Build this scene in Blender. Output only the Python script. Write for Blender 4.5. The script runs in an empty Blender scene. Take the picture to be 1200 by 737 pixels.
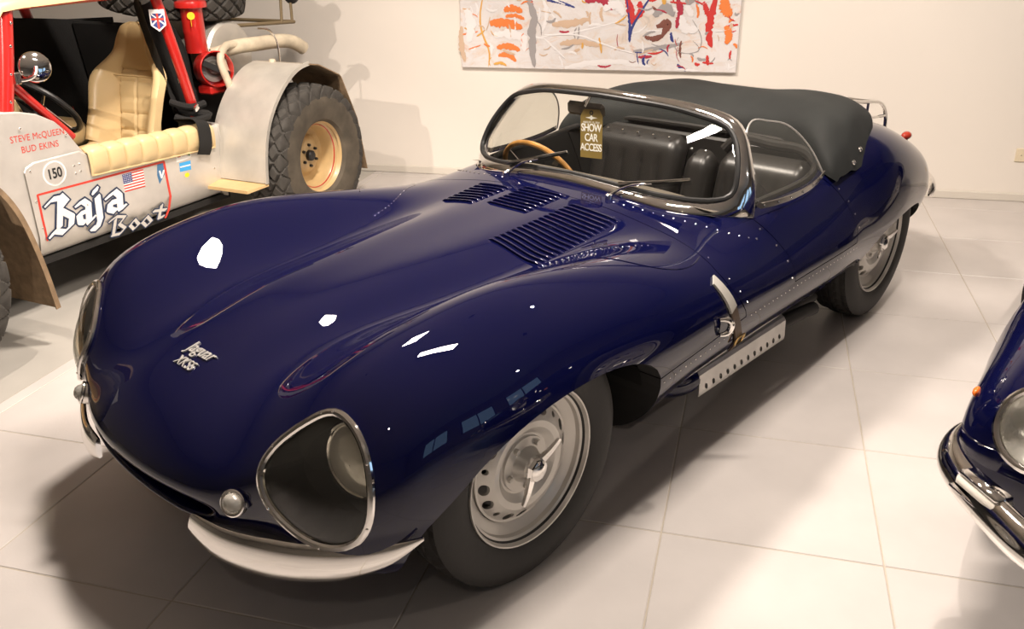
import bpy, bmesh, math, random
import numpy as np
from mathutils import Vector, Matrix, Euler
from mathutils.bvhtree import BVHTree
random.seed(7); np.random.seed(7)
SC = bpy.context.scene
COL = SC.collection
PI = math.pi
def R(d): return math.radians(d)

# ---------------------------------------------------------------- camera
cam_d = bpy.data.cameras.new('camera'); cam = bpy.data.objects.new('camera', cam_d); COL.objects.link(cam)
cam_d.sensor_width = 36; cam_d.sensor_fit = 'HORIZONTAL'; cam_d.lens = 1034.95 / 1200 * 36
cam_d.clip_start = 0.05
_r = (0.96486235, 0.26248292, -0.01197322); _d = (0.09453659, -0.38930235, -0.91624588); _f = (-0.2451601, 0.88291925, -0.40043742)
cam.matrix_world = Matrix(((_r[0], -_d[0], -_f[0], -0.45110588), (_r[1], -_d[1], -_f[1], -2.10841466), (_r[2], -_d[2], -_f[2], 1.59311119), (0, 0, 0, 1)))
SC.camera = cam
SC.view_settings.view_transform = 'Standard'; SC.view_settings.look = 'None'; SC.view_settings.gamma = 1
SC.view_settings.exposure = 0.22
SC.view_settings.use_curve_mapping = False

# ---------------------------------------------------------------- world and large lights
W = bpy.data.worlds.new('world'); SC.world = W; W.use_nodes = True
W.node_tree.nodes['Background'].inputs[0].default_value = (1.0, 0.84, 0.66, 1)
W.node_tree.nodes['Background'].inputs[1].default_value = 0.0
def area_light(name, loc, size, energy, col=(1, .875, .77), size_y=None, target=None, spread=180):
    L = bpy.data.lights.new(name, 'AREA'); L.energy = energy; L.color = col; L.size = size; L.spread = R(spread)
    if size_y: L.shape = 'RECTANGLE'; L.size_y = size_y
    o = bpy.data.objects.new(name, L); COL.objects.link(o); o.location = loc
    if target is not None: o.rotation_euler = (Vector(target) - Vector(loc)).to_track_quat('-Z', 'Y').to_euler()
    return o
def spot_light(name, loc, target, energy, angle=50, blend=.4, radius=.03, col=(1, .865, .755)):
    L = bpy.data.lights.new(name, 'SPOT'); L.energy = energy; L.color = col; L.spot_size = R(angle); L.spot_blend = blend; L.shadow_soft_size = radius
    o = bpy.data.objects.new(name, L); COL.objects.link(o); o.location = loc
    o.rotation_euler = (Vector(target) - Vector(loc)).to_track_quat('-Z', 'Y').to_euler(); return o
# lamps of the hall ceiling, above the frame; their places follow from the highlights on the wings and screen frame and from the cast shadows
CEIL = 3.15
PANELS = [((-1.92, .95, 3.05), .34, .34, 118, 0), ((-.60, .13, 3.05), .82, .14, 82, 14)]
for p, sx, sy, e, rz in PANELS:
    o = area_light('ceiling_panel_offscreen', p, sx, e, size_y=sy); o.rotation_euler = (0, 0, R(rz))
SPOTS = [((-3.4, -3.2, 3.02), (-3.15, 1.6, .72), 420, 26), ((-.9, 1.2, 3.02), (-1.2, 3.75, .1), 58, 74), ((1.4, 1.2, 3.02), (1.2, 3.85, .3), 215, 72),
         ((-2.7, -.25, 3.02), (-3.3, 1.6, .0), 150, 60), ((.5, 1.9, 3.02), (.1, .5, 0), 125, 75), ((-.3, -2.97, 3.02), (-1.0, .0, .5), 14, 40), ((3.6, .6, 3.02), (.6, .2, .3), 60, 55)]
for p, t, e, a in SPOTS: spot_light('ceiling_spot_offscreen', p, t, e, a)


# ---------------------------------------------------------------- helpers
def link(o, parent=None):
    COL.objects.link(o)
    if parent is not None: o.parent = parent
    return o
def tag(o, label=None, cat=None, group=None, kind=None):
    if label: o['label'] = label
    if cat: o['category'] = cat
    if group: o['group'] = group
    if kind: o['kind'] = kind
    return o
def empty(name, loc=(0, 0, 0), rz=0, parent=None):
    o = bpy.data.objects.new(name, None); o.location = loc; o.rotation_euler = (0, 0, rz); o.empty_display_size = .1
    return link(o, parent)
class MB:
    """collects geometry for one mesh"""
    def __init__(s): s.v = []; s.f = []; s.m = []; s.mi = 0
    def add(s, v, f):
        b = len(s.v); s.v += [tuple(map(float, p)) for p in v]; s.f += [tuple(b + i for i in q) for q in f]; s.m += [s.mi] * len(f); return s
    def box(s, c, d, rot=None, bev=0):
        x, y, z = d[0] / 2, d[1] / 2, d[2] / 2
        if bev:
            b = min(bev, x * .98, y * .98, z * .98); P = []; 
            pts = []
            for sx in (-1, 1):
                for sy in (-1, 1):
                    for sz in (-1, 1):
                        pts += [(sx * x, sy * (y - b), sz * (z - b)), (sx * (x - b), sy * y, sz * (z - b)), (sx * (x - b), sy * (y - b), sz * z)]
            bm = bmesh.new(); [bm.verts.new(p) for p in pts]; bmesh.ops.convex_hull(bm, input=bm.verts[:]); bm.verts.index_update()
            v = [q.co.copy() for q in bm.verts]; f = [[q.index for q in fc.verts] for fc in bm.faces]; bm.free()
        else:
            v = [Vector((a * x, b_ * y, c_ * z)) for a in (-1, 1) for b_ in (-1, 1) for c_ in (-1, 1)]
            f = [(0, 1, 3, 2), (4, 6, 7, 5), (0, 4, 5, 1), (2, 3, 7, 6), (0, 2, 6, 4), (1, 5, 7, 3)]
        if rot is not None:
            M = rot if isinstance(rot, Matrix) else Euler(rot).to_matrix(); v = [M @ Vector(p) for p in v]
        return s.add([(p[0] + c[0], p[1] + c[1], p[2] + c[2]) for p in v], f)
    def grid(s, P, closed_u=False, closed_v=False, flip=False):
        P = np.asarray(P, float); n, m = P.shape[:2]; F = []
        for i in range(n if closed_u else n - 1):
            for j in range(m if closed_v else m - 1):
                a, b, c, d = i * m + j, i * m + (j + 1) % m, ((i + 1) % n) * m + (j + 1) % m, ((i + 1) % n) * m + j
                F.append((d, c, b, a) if flip else (a, b, c, d))
        return s.add(P.reshape(-1, 3), F)
    def lathe(s, prof, n=32, axis='z', c=(0, 0, 0), a0=0, a1=None, rot=None):
        """prof: (radius, height) list around axis"""
        full = a1 is None; a1 = a0 + 2 * PI if full else a1; k = n if full else n + 1; P = []
        for i in range(k):
            t = a0 + (a1 - a0) * i / n; ct, st = math.cos(t), math.sin(t); row = []
            for r, h in prof:
                p = {'z': (r * ct, r * st, h), 'y': (r * st, h, r * ct), 'x': (h, r * ct, r * st)}[axis]
                if rot is not None: p = rot @ Vector(p)
                row.append((p[0] + c[0], p[1] + c[1], p[2] + c[2]))
            P.append(row)
        return s.grid(P, closed_u=full)
    def tube(s, path, r, n=10, closed=False, caps=True, r2=None):
        """r: radius (float or list); r2 gives an elliptic second radius"""
        P = [Vector(p) for p in path]; k = len(P); rr = r if hasattr(r, '__len__') else [r] * k
        T = []
        for i in range(k):
            if closed: t = P[(i + 1) % k] - P[i - 1]
            else: t = P[min(i + 1, k - 1)] - P[max(i - 1, 0)]
            T.append(t.normalized())
        u = T[0].orthogonal().normalized(); rings = []
        for i in range(k):
            u = (u - T[i] * u.dot(T[i]))
            u = u.normalized() if u.length > 1e-6 else T[i].orthogonal().normalized()
            w = T[i].cross(u)
            rings.append([P[i] + (u * math.cos(2 * PI * j / n) + w * math.sin(2 * PI * j / n)) * rr[i] for j in range(n)])
        b = len(s.v); s.grid([[tuple(q) for q in g] for g in rings], closed_u=closed, closed_v=True, flip=True)
        if caps and not closed:
            s.f += [tuple(b + j for j in range(n)), tuple(b + (k - 1) * n + j for j in reversed(range(n)))]; s.m += [s.mi] * 2
        return s
    def cyl(s, a, b, r, n=16, r1=None): return s.tube([a, b], [r, r if r1 is None else r1], n)
    def prism(s, poly, h0, h1, axis='y'):
        """poly 2D, extruded along axis. y: (x,z), z: (x,y), x: (y,z)"""
        n = len(poly); f = {'y': lambda p, h: (p[0], h, p[1]), 'z': lambda p, h: (p[0], p[1], h), 'x': lambda p, h: (h, p[0], p[1])}[axis]
        v = [f(p, h0) for p in poly] + [f(p, h1) for p in poly]
        F = [tuple(range(n))[::-1], tuple(range(n, 2 * n))] + [(i, (i + 1) % n, n + (i + 1) % n, n + i) for i in range(n)]
        return s.add(v, F)
    def sphere(s, c, r, n=12, m=8, sc=(1, 1, 1), rot=None):
        P = []
        for i in range(n):
            t = 2 * PI * i / n; row = []
            for j in range(m + 1):
                p = -PI / 2 + PI * j / m; q = Vector((r * math.cos(p) * math.cos(t) * sc[0], r * math.cos(p) * math.sin(t) * sc[1], r * math.sin(p) * sc[2]))
                if rot is not None: q = rot @ q
                row.append((q[0] + c[0], q[1] + c[1], q[2] + c[2]))
            P.append(row)
        return s.grid(P, closed_u=True)
    def xf(s, M, start=0):
        for i in range(start, len(s.v)): s.v[i] = tuple(M @ Vector(s.v[i]))
        return s
    def mesh(s, name, mats, smooth=True, angle=35, recalc=True):
        me = bpy.data.meshes.new(name); me.from_pydata(s.v, [], s.f)
        mats = mats if isinstance(mats, (list, tuple)) else [mats]
        for m in mats: me.materials.append(m)
        if len(mats) > 1: me.polygons.foreach_set('material_index', s.m)
        bm = bmesh.new(); bm.from_mesh(me)
        bmesh.ops.remove_doubles(bm, verts=bm.verts, dist=1e-6)
        if recalc: bmesh.ops.recalc_face_normals(bm, faces=bm.faces)
        if smooth:
            ca = R(angle)
            for f in bm.faces: f.smooth = True
            for e in bm.edges:
                if len(e.link_faces) == 2 and e.calc_face_angle(0) > ca: e.smooth = False
        bm.to_mesh(me); bm.free(); me.update()
        return me
    def build(s, name, mats, parent=None, smooth=True, angle=35, recalc=True):
        return link(bpy.data.objects.new(name, s.mesh(name, mats, smooth, angle, recalc)), parent)
def copy_tree(o, parent=None):
    c = o.copy(); COL.objects.link(c); c.parent = parent
    for ch in o.children: copy_tree(ch, c)
    return c
def share(o, parent, loc=None, rot=None, scale=None):
    c = o.copy(); COL.objects.link(c); c.parent = parent
    if loc is not None: c.location = loc
    if rot is not None: c.rotation_euler = rot
    if scale is not None: c.scale = scale
    return c

# ---- splines
def spl_nat(t, P, q):
    t = np.asarray(t, float); P = np.asarray(P, float); n = len(t); h = np.diff(t)
    A = np.zeros((n, n)); B = np.zeros((n,) + P.shape[1:]); A[0, 0] = A[-1, -1] = 1
    for i in range(1, n - 1):
        A[i, i - 1] = h[i - 1]; A[i, i] = 2 * (h[i - 1] + h[i]); A[i, i + 1] = h[i]
        B[i] = 6 * ((P[i + 1] - P[i]) / h[i] - (P[i] - P[i - 1]) / h[i - 1])
    M = np.linalg.solve(A, B.reshape(n, -1)).reshape(B.shape); out = []
    for x in q:
        i = int(np.clip(np.searchsorted(t, x) - 1, 0, n - 2)); a = t[i + 1] - x; b = x - t[i]; d = h[i]
        out.append(M[i] * a ** 3 / (6 * d) + M[i + 1] * b ** 3 / (6 * d) + (P[i] / d - M[i] * d / 6) * a + (P[i + 1] / d - M[i + 1] * d / 6) * b)
    return np.array(out)
def chord(P):
    P = np.asarray(P, float); return np.concatenate([[0], np.cumsum(np.maximum(np.linalg.norm(np.diff(P, axis=0), axis=1), 1e-6))])
def curve(P, n, closed=False):
    """smooth curve through 3D points, n samples"""
    P = [tuple(p) for p in P]
    if closed:
        k = len(P); Q = P[-3:] + P + P[:4]; t = chord(Q); a, b = t[3], t[3 + k]
        return spl_nat(t, Q, a + (b - a) * np.arange(n) / n)
    t = chord(P); return spl_nat(t, P, np.linspace(0, t[-1], n))

# ---- materials
MAT = {}
def mat(name, col, rough=.5, metal=0, spec=None, coat=0, coat_rough=.03, noise=0, nscale=8, bump=0, bscale=40, trans=0, ior=None, alpha=1, emit=None, estr=0, col2=None, detail=4, rvar=0):
    if name in MAT: return MAT[name]
    m = bpy.data.materials.new(name); m.use_nodes = True; nt = m.node_tree; b = nt.nodes['Principled BSDF']
    def s(k, v):
        if k in b.inputs: b.inputs[k].default_value = v
    c = (col[0], col[1], col[2], 1)
    s('Base Color', c); s('Roughness', rough); s('Metallic', metal); s('Coat Weight', coat); s('Coat Roughness', coat_rough); s('Transmission Weight', trans); s('Alpha', alpha)
    if spec is not None: s('Specular IOR Level', spec)
    if ior: s('IOR', ior)
    if emit: s('Emission Color', (*emit, 1)); s('Emission Strength', estr)
    if noise or col2 or bump or rvar:
        tc = nt.nodes.new('ShaderNodeTexCoord')
    if noise or col2:
        n = nt.nodes.new('ShaderNodeTexNoise'); n.inputs['Scale'].default_value = nscale; n.inputs['Detail'].default_value = detail
        nt.links.new(tc.outputs['Object'], n.inputs['Vector'])
        r = nt.nodes.new('ShaderNodeValToRGB'); c2 = col2 or tuple(x * (1 - noise) for x in col)
        r.color_ramp.elements[0].position = .35; r.color_ramp.elements[1].position = .68
        r.color_ramp.elements[0].color = (*c2, 1); r.color_ramp.elements[1].color = c
        nt.links.new(n.outputs['Fac'], r.inputs[0]); nt.links.new(r.outputs[0], b.inputs['Base Color'])
    if rvar:
        n = nt.nodes.new('ShaderNodeTexNoise'); n.inputs['Scale'].default_value = nscale * 1.7; n.inputs['Detail'].default_value = 5
        nt.links.new(tc.outputs['Object'], n.inputs['Vector'])
        mr = nt.nodes.new('ShaderNodeMapRange'); mr.inputs[3].default_value = max(0, rough - rvar); mr.inputs[4].default_value = min(1, rough + rvar)
        nt.links.new(n.outputs['Fac'], mr.inputs[0]); nt.links.new(mr.outputs[0], b.inputs['Roughness'])
    if bump:
        n = nt.nodes.new('ShaderNodeTexNoise'); n.inputs['Scale'].default_value = bscale; n.inputs['Detail'].default_value = 6
        nt.links.new(tc.outputs['Object'], n.inputs['Vector'])
        bp = nt.nodes.new('ShaderNodeBump'); bp.inputs['Strength'].default_value = bump; bp.inputs['Distance'].default_value = .004
        nt.links.new(n.outputs['Fac'], bp.inputs['Height']); nt.links.new(bp.outputs[0], b.inputs['Normal'])
    MAT[name] = m; return m
def glass_mat(name, tint=(1, 1, 1), mixf=.12, rough=.0, film=0, film_col=(.6, .58, .52)):
    """thin pane: fresnel mirror over clear, with an optional dusty diffuse film"""
    m = bpy.data.materials.new(name); m.use_nodes = True; nt = m.node_tree; nt.nodes.clear()
    o = nt.nodes.new('ShaderNodeOutputMaterial'); t = nt.nodes.new('ShaderNodeBsdfTransparent'); t.inputs[0].default_value = (*tint, 1)
    g = nt.nodes.new('ShaderNodeBsdfGlossy'); g.inputs['Roughness'].default_value = rough
    fr = nt.nodes.new('ShaderNodeFresnel'); ge = nt.nodes.new('ShaderNodeNewGeometry'); mr = nt.nodes.new('ShaderNodeMapRange')   # same mirror share from both faces of the pane
    mr.inputs[3].default_value = 1.5; mr.inputs[4].default_value = 1 / 1.5; nt.links.new(ge.outputs['Backfacing'], mr.inputs[0]); nt.links.new(mr.outputs[0], fr.inputs[0])
    mx = nt.nodes.new('ShaderNodeMixShader'); nt.links.new(fr.outputs[0], mx.inputs[0]); nt.links.new(t.outputs[0], mx.inputs[1]); nt.links.new(g.outputs[0], mx.inputs[2])
    last = mx
    if film:
        d = nt.nodes.new('ShaderNodeBsdfDiffuse'); d.inputs[0].default_value = (*film_col, 1)
        m2 = nt.nodes.new('ShaderNodeMixShader'); m2.inputs[0].default_value = film; nt.links.new(mx.outputs[0], m2.inputs[1]); nt.links.new(d.outputs[0], m2.inputs[2]); last = m2
    nt.links.new(last.outputs[0], o.inputs[0]); MAT[name] = m; return m

# ---- booleans without operators
def bool_mesh(me, cutters, op='DIFFERENCE', solver='MANIFOLD'):
    o = bpy.data.objects.new('tmp', me); COL.objects.link(o); tmp = []
    for c in cutters:
        co = bpy.data.objects.new('tmpc', c); COL.objects.link(co); tmp.append(co)
        md = o.modifiers.new('b', 'BOOLEAN'); md.operation = op; md.object = co; md.solver = solver
    dg = bpy.context.evaluated_depsgraph_get(); dg.update()
    res = bpy.data.meshes.new_from_object(o.evaluated_get(dg), depsgraph=dg)
    for t in tmp: bpy.data.objects.remove(t)
    bpy.data.objects.remove(o)
    return res
class Surf:
    """reference surface for smooth normals and for placing rivets"""
    def __init__(s, me):
        s.v = [v.co.copy() for v in me.vertices]; s.n = [v.normal.copy() for v in me.vertices]; s.f = [tuple(p.vertices) for p in me.polygons]
        s.b = BVHTree.FromPolygons(s.v, s.f)
    def normal(s, p, fi):
        f = s.f[fi]; w = [1 / (1e-6 + (s.v[i] - p).length_squared) for i in f]; n = Vector((0, 0, 0))
        if len(f) == 4:
            # inverse bilinear would be exact; weights by opposite-area style falloff are smooth enough on a dense mesh
            pass
        for i, k in zip(f, w): n += s.n[i] * k
        return n.normalized()
    def near(s, p):
        q, n, fi, d = s.b.find_nearest(Vector(p)); return q, s.normal(q, fi), d
    def ray(s, o, d):
        q, n, fi, dist = s.b.ray_cast(Vector(o), Vector(d).normalized())
        return (None, None) if q is None else (q, s.normal(q, fi))
def bary(p, a, b, c):
    v0, v1, v2 = b - a, c - a, p - a; d00, d01, d11, d20, d21 = v0.dot(v0), v0.dot(v1), v1.dot(v1), v2.dot(v0), v2.dot(v1)
    den = d00 * d11 - d01 * d01
    if abs(den) < 1e-18: return 1, 0, 0
    v = (d11 * d20 - d01 * d21) / den; w = (d00 * d21 - d01 * d20) / den; return 1 - v - w, v, w
def fix_normals(me, tri_surf, on_idx=0, off_idx=1, tol=8e-4):
    """smooth normals of the uncut surface on its own faces, flat elsewhere; cut faces take material off_idx"""
    S = tri_surf; cache = {}; cn = [None] * len(me.loops)
    for v in me.vertices:
        q, n, fi, d = S.b.find_nearest(v.co)
        if d < tol:
            f = S.f[fi]; w = bary(q, S.v[f[0]], S.v[f[1]], S.v[f[2]]); nn = S.n[f[0]] * w[0] + S.n[f[1]] * w[1] + S.n[f[2]] * w[2]
            cache[v.index] = nn.normalized()
    for p in me.polygons:
        p.use_smooth = True
        on = all(i in cache and cache[i].dot(p.normal) > .6 for i in p.vertices)
        if on:
            q, n, fi, d = S.b.find_nearest(p.center); on = d < 3e-3
        p.material_index = on_idx if on else off_idx
        for li, vi in zip(p.loop_indices, p.vertices): cn[li] = cache[vi] if on else p.normal.copy()
    me.normals_split_custom_set([tuple(n) for n in cn])
    me.update()
def tri_surf(me):
    bm = bmesh.new(); bm.from_mesh(me); bmesh.ops.triangulate(bm, faces=bm.faces); t = bpy.data.meshes.new('t'); bm.to_mesh(t); bm.free()
    return Surf(t)
def text_mesh(body, size=1, depth=0, bold=0, spacing=1, align='CENTER', shear=0):
    c = bpy.data.curves.new('t', 'FONT'); c.body = body; c.size = size; c.extrude = depth; c.offset = bold; c.space_character = spacing; c.align_x = align; c.align_y = 'CENTER'; c.shear = shear; c.resolution_u = 4
    o = bpy.data.objects.new('t', c); COL.objects.link(o); dg = bpy.context.evaluated_depsgraph_get(); dg.update()
    me = bpy.data.meshes.new_from_object(o.evaluated_get(dg), depsgraph=dg); bpy.data.objects.remove(o); return me

BLUE = mat('navy_paint', (.0027, .0034, .029), rough=.6, spec=0, coat=1, coat_rough=.012)
DARK = mat('black_underseal', (.012, .011, .010), rough=.75)
CHROME = mat('chrome', (.84, .82, .79), rough=.06, metal=1)
POLISH = mat('polished_aluminium', (.78, .75, .71), rough=.16, metal=1)
RUBBER = mat('tyre_rubber', (.019, .017, .015), rough=.62, bump=.15, bscale=60)
SEAL = mat('black_seal', (.012, .012, .012), rough=.45)
RIMPAINT = mat('silver_wheel_paint', (.62, .59, .54), rough=.33, metal=.35, coat=.3)
LEATHER = mat('black_leather', (.014, .013, .012), rough=.36, bump=.06, bscale=90)
CANVAS = mat('black_canvas', (.011, .013, .012), rough=.8, bump=.10, bscale=220, noise=.3, nscale=9)
GLASS = glass_mat('clear_glass', (.96, .97, .95))
PERSPEX = glass_mat('perspex', (.90, .90, .86), film=.05)
LAMPGLASS = glass_mat('lamp_cover', (.80, .79, .74), film=.035)
WOOD = mat('steering_wood', (.50, .24, .06), rough=.28, noise=.45, nscale=30, coat=.6)

# ================================================================= the hall
TILE = mat('porcelain_tile', (.585, .55, .525), rough=.38, noise=.10, nscale=3.2, detail=8, bump=.06, bscale=120)
GROUT = mat('grout', (.46, .41, .34), rough=.9)
VINYL = mat('grey_floor', (.46, .44, .40), rough=.4, noise=.08, nscale=5)
PLASTER = mat('cream_plaster', (.80, .75, .68), rough=.85, bump=.05, bscale=160)
SKIRT = mat('skirting_paint', (.66, .62, .55), rough=.45)
CEILM = mat('grey_ceiling', (.66, .62, .57), rough=.8)
FARWALL = mat('hall_wall', (.40, .37, .33), rough=.8)
m = MB(); m.box((1.47, -1.3, -.06), (9.06, 11.4, .116)); FLOOR = tag(m.build('floor', GROUT, smooth=False), kind='structure')
tm = MB(); tm.box((0, 0, 0), (.5965, .5965, .012), bev=.0022); TME = tm.mesh('tile', TILE, smooth=False)
nt_ = 0
for i in range(-5, 4):
    for j in range(-7, 7):
        o = bpy.data.objects.new('tile', TME); o.location = ((i + .5) * .6, (j + .5) * .6, -.006); o.rotation_euler = (0, 0, random.choice((0, PI))); link(o, FLOOR)
tm = MB(); tm.box((0, 0, 0), (.0565, .5965, .012), bev=.0022); TM2 = tm.mesh('tile', TILE, smooth=False)
for j in range(-7, 7):
    o = bpy.data.objects.new('tile', TM2); o.location = (-3.03, (j + .5) * .6, -.006); link(o, FLOOR)
m = MB(); m.box((-5.03, -1.3, -.06), (3.94, 11.4, .118)); tag(m.build('floor_side', VINYL, smooth=False), kind='structure')
m = MB(); m.box((3.7, -5.5, -.006), (4.6, 3.0, .0119)); m.box((-.3, -5.6, -.006), (3.4, 2.8, .0119)); tag(m.build('floor_far', TILE, smooth=False), kind='structure')
# back wall, skewed a little to the tiles
WA = Vector((-3.086, 3.673, 0)); WANG = R(2.36); WD = Vector((math.cos(WANG), math.sin(WANG), 0)); WN = Vector((-WD.y, WD.x, 0))
def wall_pt(s, off, z): return WA + WD * s + WN * off + Vector((0, 0, z))
def wall_box(m, s0, s1, o0, o1, z0, z1, bev=0): m.box(tuple(wall_pt((s0 + s1) / 2, (o0 + o1) / 2, (z0 + z1) / 2)), (s1 - s0, o1 - o0, z1 - z0), rot=(0, 0, WANG), bev=bev)
m = MB(); wall_box(m, -3.9, 9.3, 0, .2, -.1, 3.2); tag(m.build('wall_back', PLASTER, smooth=False), kind='structure')
m = MB(); wall_box(m, -3.9, 9.2, -.014, 0, .0, .050, bev=.004); tag(m.build('baseboard_back', SKIRT, smooth=False), kind='structure')
m = MB(); m.box((-7.1, -1.5, 1.55), (.2, 11.6, 3.3)); tag(m.build('wall_left', FARWALL, smooth=False), kind='structure')
m = MB(); m.box((-.5, -7.1, 1.55), (13.2, .2, 3.3)); tag(m.build('wall_front', FARWALL, smooth=False), kind='structure')
# right wall with its windows
WR = MB(); xw = 6.1
wins = [(-4.6, -3.0), (-2.4, -.8), (-.2, 1.4)]
ys_ = [-7.2] + [v for w in wins for v in w] + [4.3]
for a, b in zip(ys_[::2], ys_[1::2]): WR.box((xw, (a + b) / 2, 1.55), (.2, b - a, 3.3))
for a, b in wins: WR.box((xw, (a + b) / 2, .35), (.2, b - a, .9)); WR.box((xw, (a + b) / 2, 2.75), (.2, b - a, .9))
tag(WR.build('wall_right', FARWALL, smooth=False), kind='structure')
DAY = mat('daylit_pane', (.2, .3, .4), rough=.1, emit=(.42, .68, 1.0), estr=1.0); WFR = mat('window_frame_paint', (.12, .11, .10), rough=.5)
for k, (a, b) in enumerate(wins):
    m = MB(); c = (a + b) / 2
    for y in (a + .03, c, b - .03): m.box((xw, y, 1.55), (.08, .05, 1.5))
    for z in (.83, 2.27): m.box((xw, c, z), (.08, b - a, .05))
    wn = tag(m.build('window_%d' % (k + 1), WFR, smooth=False), kind='structure')
    for y in ((a + c) / 2, (c + b) / 2): p = MB(); p.box((xw + .02, y, 1.55), (.008, (b - a) / 2 - .06, 1.42)); p.build('window_pane_offscreen', DAY, wn, smooth=False)
m = MB(); m.box((-.5, -1.5, 3.2), (13.4, 12.4, .1)); tag(m.build('ceiling', CEILM, smooth=False), kind='structure')
# ceiling fittings that hold the lights
FITW = mat('lamp_housing', (.55, .52, .48), rough=.4); BLK = mat('black_fitting', (.02, .02, .02), rough=.45)
for p, sx, sy, e, rz in PANELS:
    m = MB(); m.box((0, 0, .055), (sx + .05, sy + .05, .09), bev=.008); o = m.build('ceiling_panel_lamp', FITW); o.location = p; o.rotation_euler = (0, 0, R(rz))
    tag(o, 'long slim ceiling lamp above the roadster bonnet' if sx > .5 else 'square ceiling lamp above the roadster nose', 'lamp')
SPOT_AIM = ['at the buggy seat', 'at the abstract canvas', 'at the cream wall beside the socket', 'at the flank of the buggy', 'at the tiles beside the roadster door', 'over the roadster from its front', 'at the coupe nose']
for k, (p, t, e, a) in enumerate(SPOTS):
    L = empty('spotlight', (p[0], p[1], 3.15)); tag(L, 'small black ceiling spotlight aimed ' + SPOT_AIM[k], 'spotlight', 'ceiling spotlights')
    m = MB(); m.cyl((0, 0, 0), (0, 0, -.05), .012, 10); m.build('stem', BLK, L)
    d = (Vector(t) - Vector(p)).normalized()
    h = MB(); c = Vector((0, 0, p[2] - 3.15)); q = d.to_track_quat('Z', 'Y').to_matrix()
    h.lathe([(.001, -.10), (.035, -.10), (.045, -.09), (.045, -.012), (.041, -.012), (.041, -.03)], 20, 'z', tuple(c), rot=q); h.build('shade', BLK, L)
# painting: canvas with strokes of paint
PT = empty('painting', tuple(wall_pt(1.596, -.018, .745)), WANG); tag(PT, 'wide abstract canvas in white, orange, red and blue on the cream wall', 'painting')
CANV = bpy.data.materials.new('painted_canvas'); CANV.use_nodes = True; nt = CANV.node_tree; bs = nt.nodes['Principled BSDF']; bs.inputs['Roughness'].default_value = .55
tc = nt.nodes.new('ShaderNodeTexCoord'); mp = nt.nodes.new('ShaderNodeMapping'); mp.inputs['Scale'].default_value = (2.2, 1, 3.6); mp.inputs['Rotation'].default_value = (0, R(18), 0); nt.links.new(tc.outputs['Object'], mp.inputs[0])
n1 = nt.nodes.new('ShaderNodeTexNoise'); n1.inputs['Scale'].default_value = 2.3; n1.inputs['Detail'].default_value = 9; n1.inputs['Roughness'].default_value = .68; n1.inputs['Distortion'].default_value = 1.3; nt.links.new(mp.outputs[0], n1.inputs['Vector'])
r1 = nt.nodes.new('ShaderNodeValToRGB'); cr = r1.color_ramp
for pos, c in ((.0, (.45, .28, .2)), (.30, (.68, .42, .28)), (.37, (.70, .60, .52)), (.45, (.70, .66, .64)), (.55, (.74, .72, .72)), (.64, (.72, .62, .55)), (.74, (.64, .32, .26)), (1, (.5, .45, .42))):
    e = cr.elements.new(pos) if pos not in (0, 1) else cr.elements[0 if pos == 0 else 1]; e.color = (*c, 1)
nt.links.new(n1.outputs[0], r1.inputs[0]); nt.links.new(r1.outputs[0], bs.inputs['Base Color'])
bp = nt.nodes.new('ShaderNodeBump'); bp.inputs['Strength'].default_value = .5; nt.links.new(n1.outputs[0], bp.inputs['Height']); nt.links.new(bp.outputs[0], bs.inputs['Normal'])
m = MB(); m.box((0, 0, .55), (1.785, .034, 1.10), bev=.004); m.build('canvas', CANV, PT, smooth=False)
def paint(n): return mat('paint_' + n, dict(orange=(.80, .22, .05), red=(.58, .035, .03), crimson=(.42, .03, .06), blue=(.035, .05, .22), white=(.80, .78, .78), brown=(.20, .07, .05), tan=(.62, .45, .32), grey=(.35, .33, .33), ochre=(.70, .38, .08))[n], rough=.5)
def stroke(pts, w, col, name='paint_stroke', k=0, rag=.35, n=22):
    C = np.array(curve([(x, 0, z) for x, z in pts], n)); top = []; bot = []; rs = np.random.RandomState(int(abs(pts[0][0]) * 1000) + k)
    for i in range(n):
        t = C[min(i + 1, n - 1)] - C[max(i - 1, 0)]; t /= np.linalg.norm(t) + 1e-9; nn = np.array([-t[2], 0, t[0]]); e = math.sin(PI * min(1, (i + .6) / n * 1.02)) ** .35
        top.append(C[i] + nn * w * e * (1 + rag * rs.randn() * .5)); bot.append(C[i] - nn * w * e * (1 + rag * rs.randn() * .5))
    m = MB(); y = -.0175 - .0006 * (1 + k % 5); m.grid([[(p[0], y, p[2]) for p in top], [(p[0], y - .0012, p[2]) for p in C], [(p[0], y, p[2]) for p in bot]]); m.build(name, paint(col), PT)
def u(px, py): return ((px - 600) / 1200 * 0 + (px - 580) / 1020 * 1.785, (250 - py) / 250 * .44)     # painting sketch units
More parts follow.
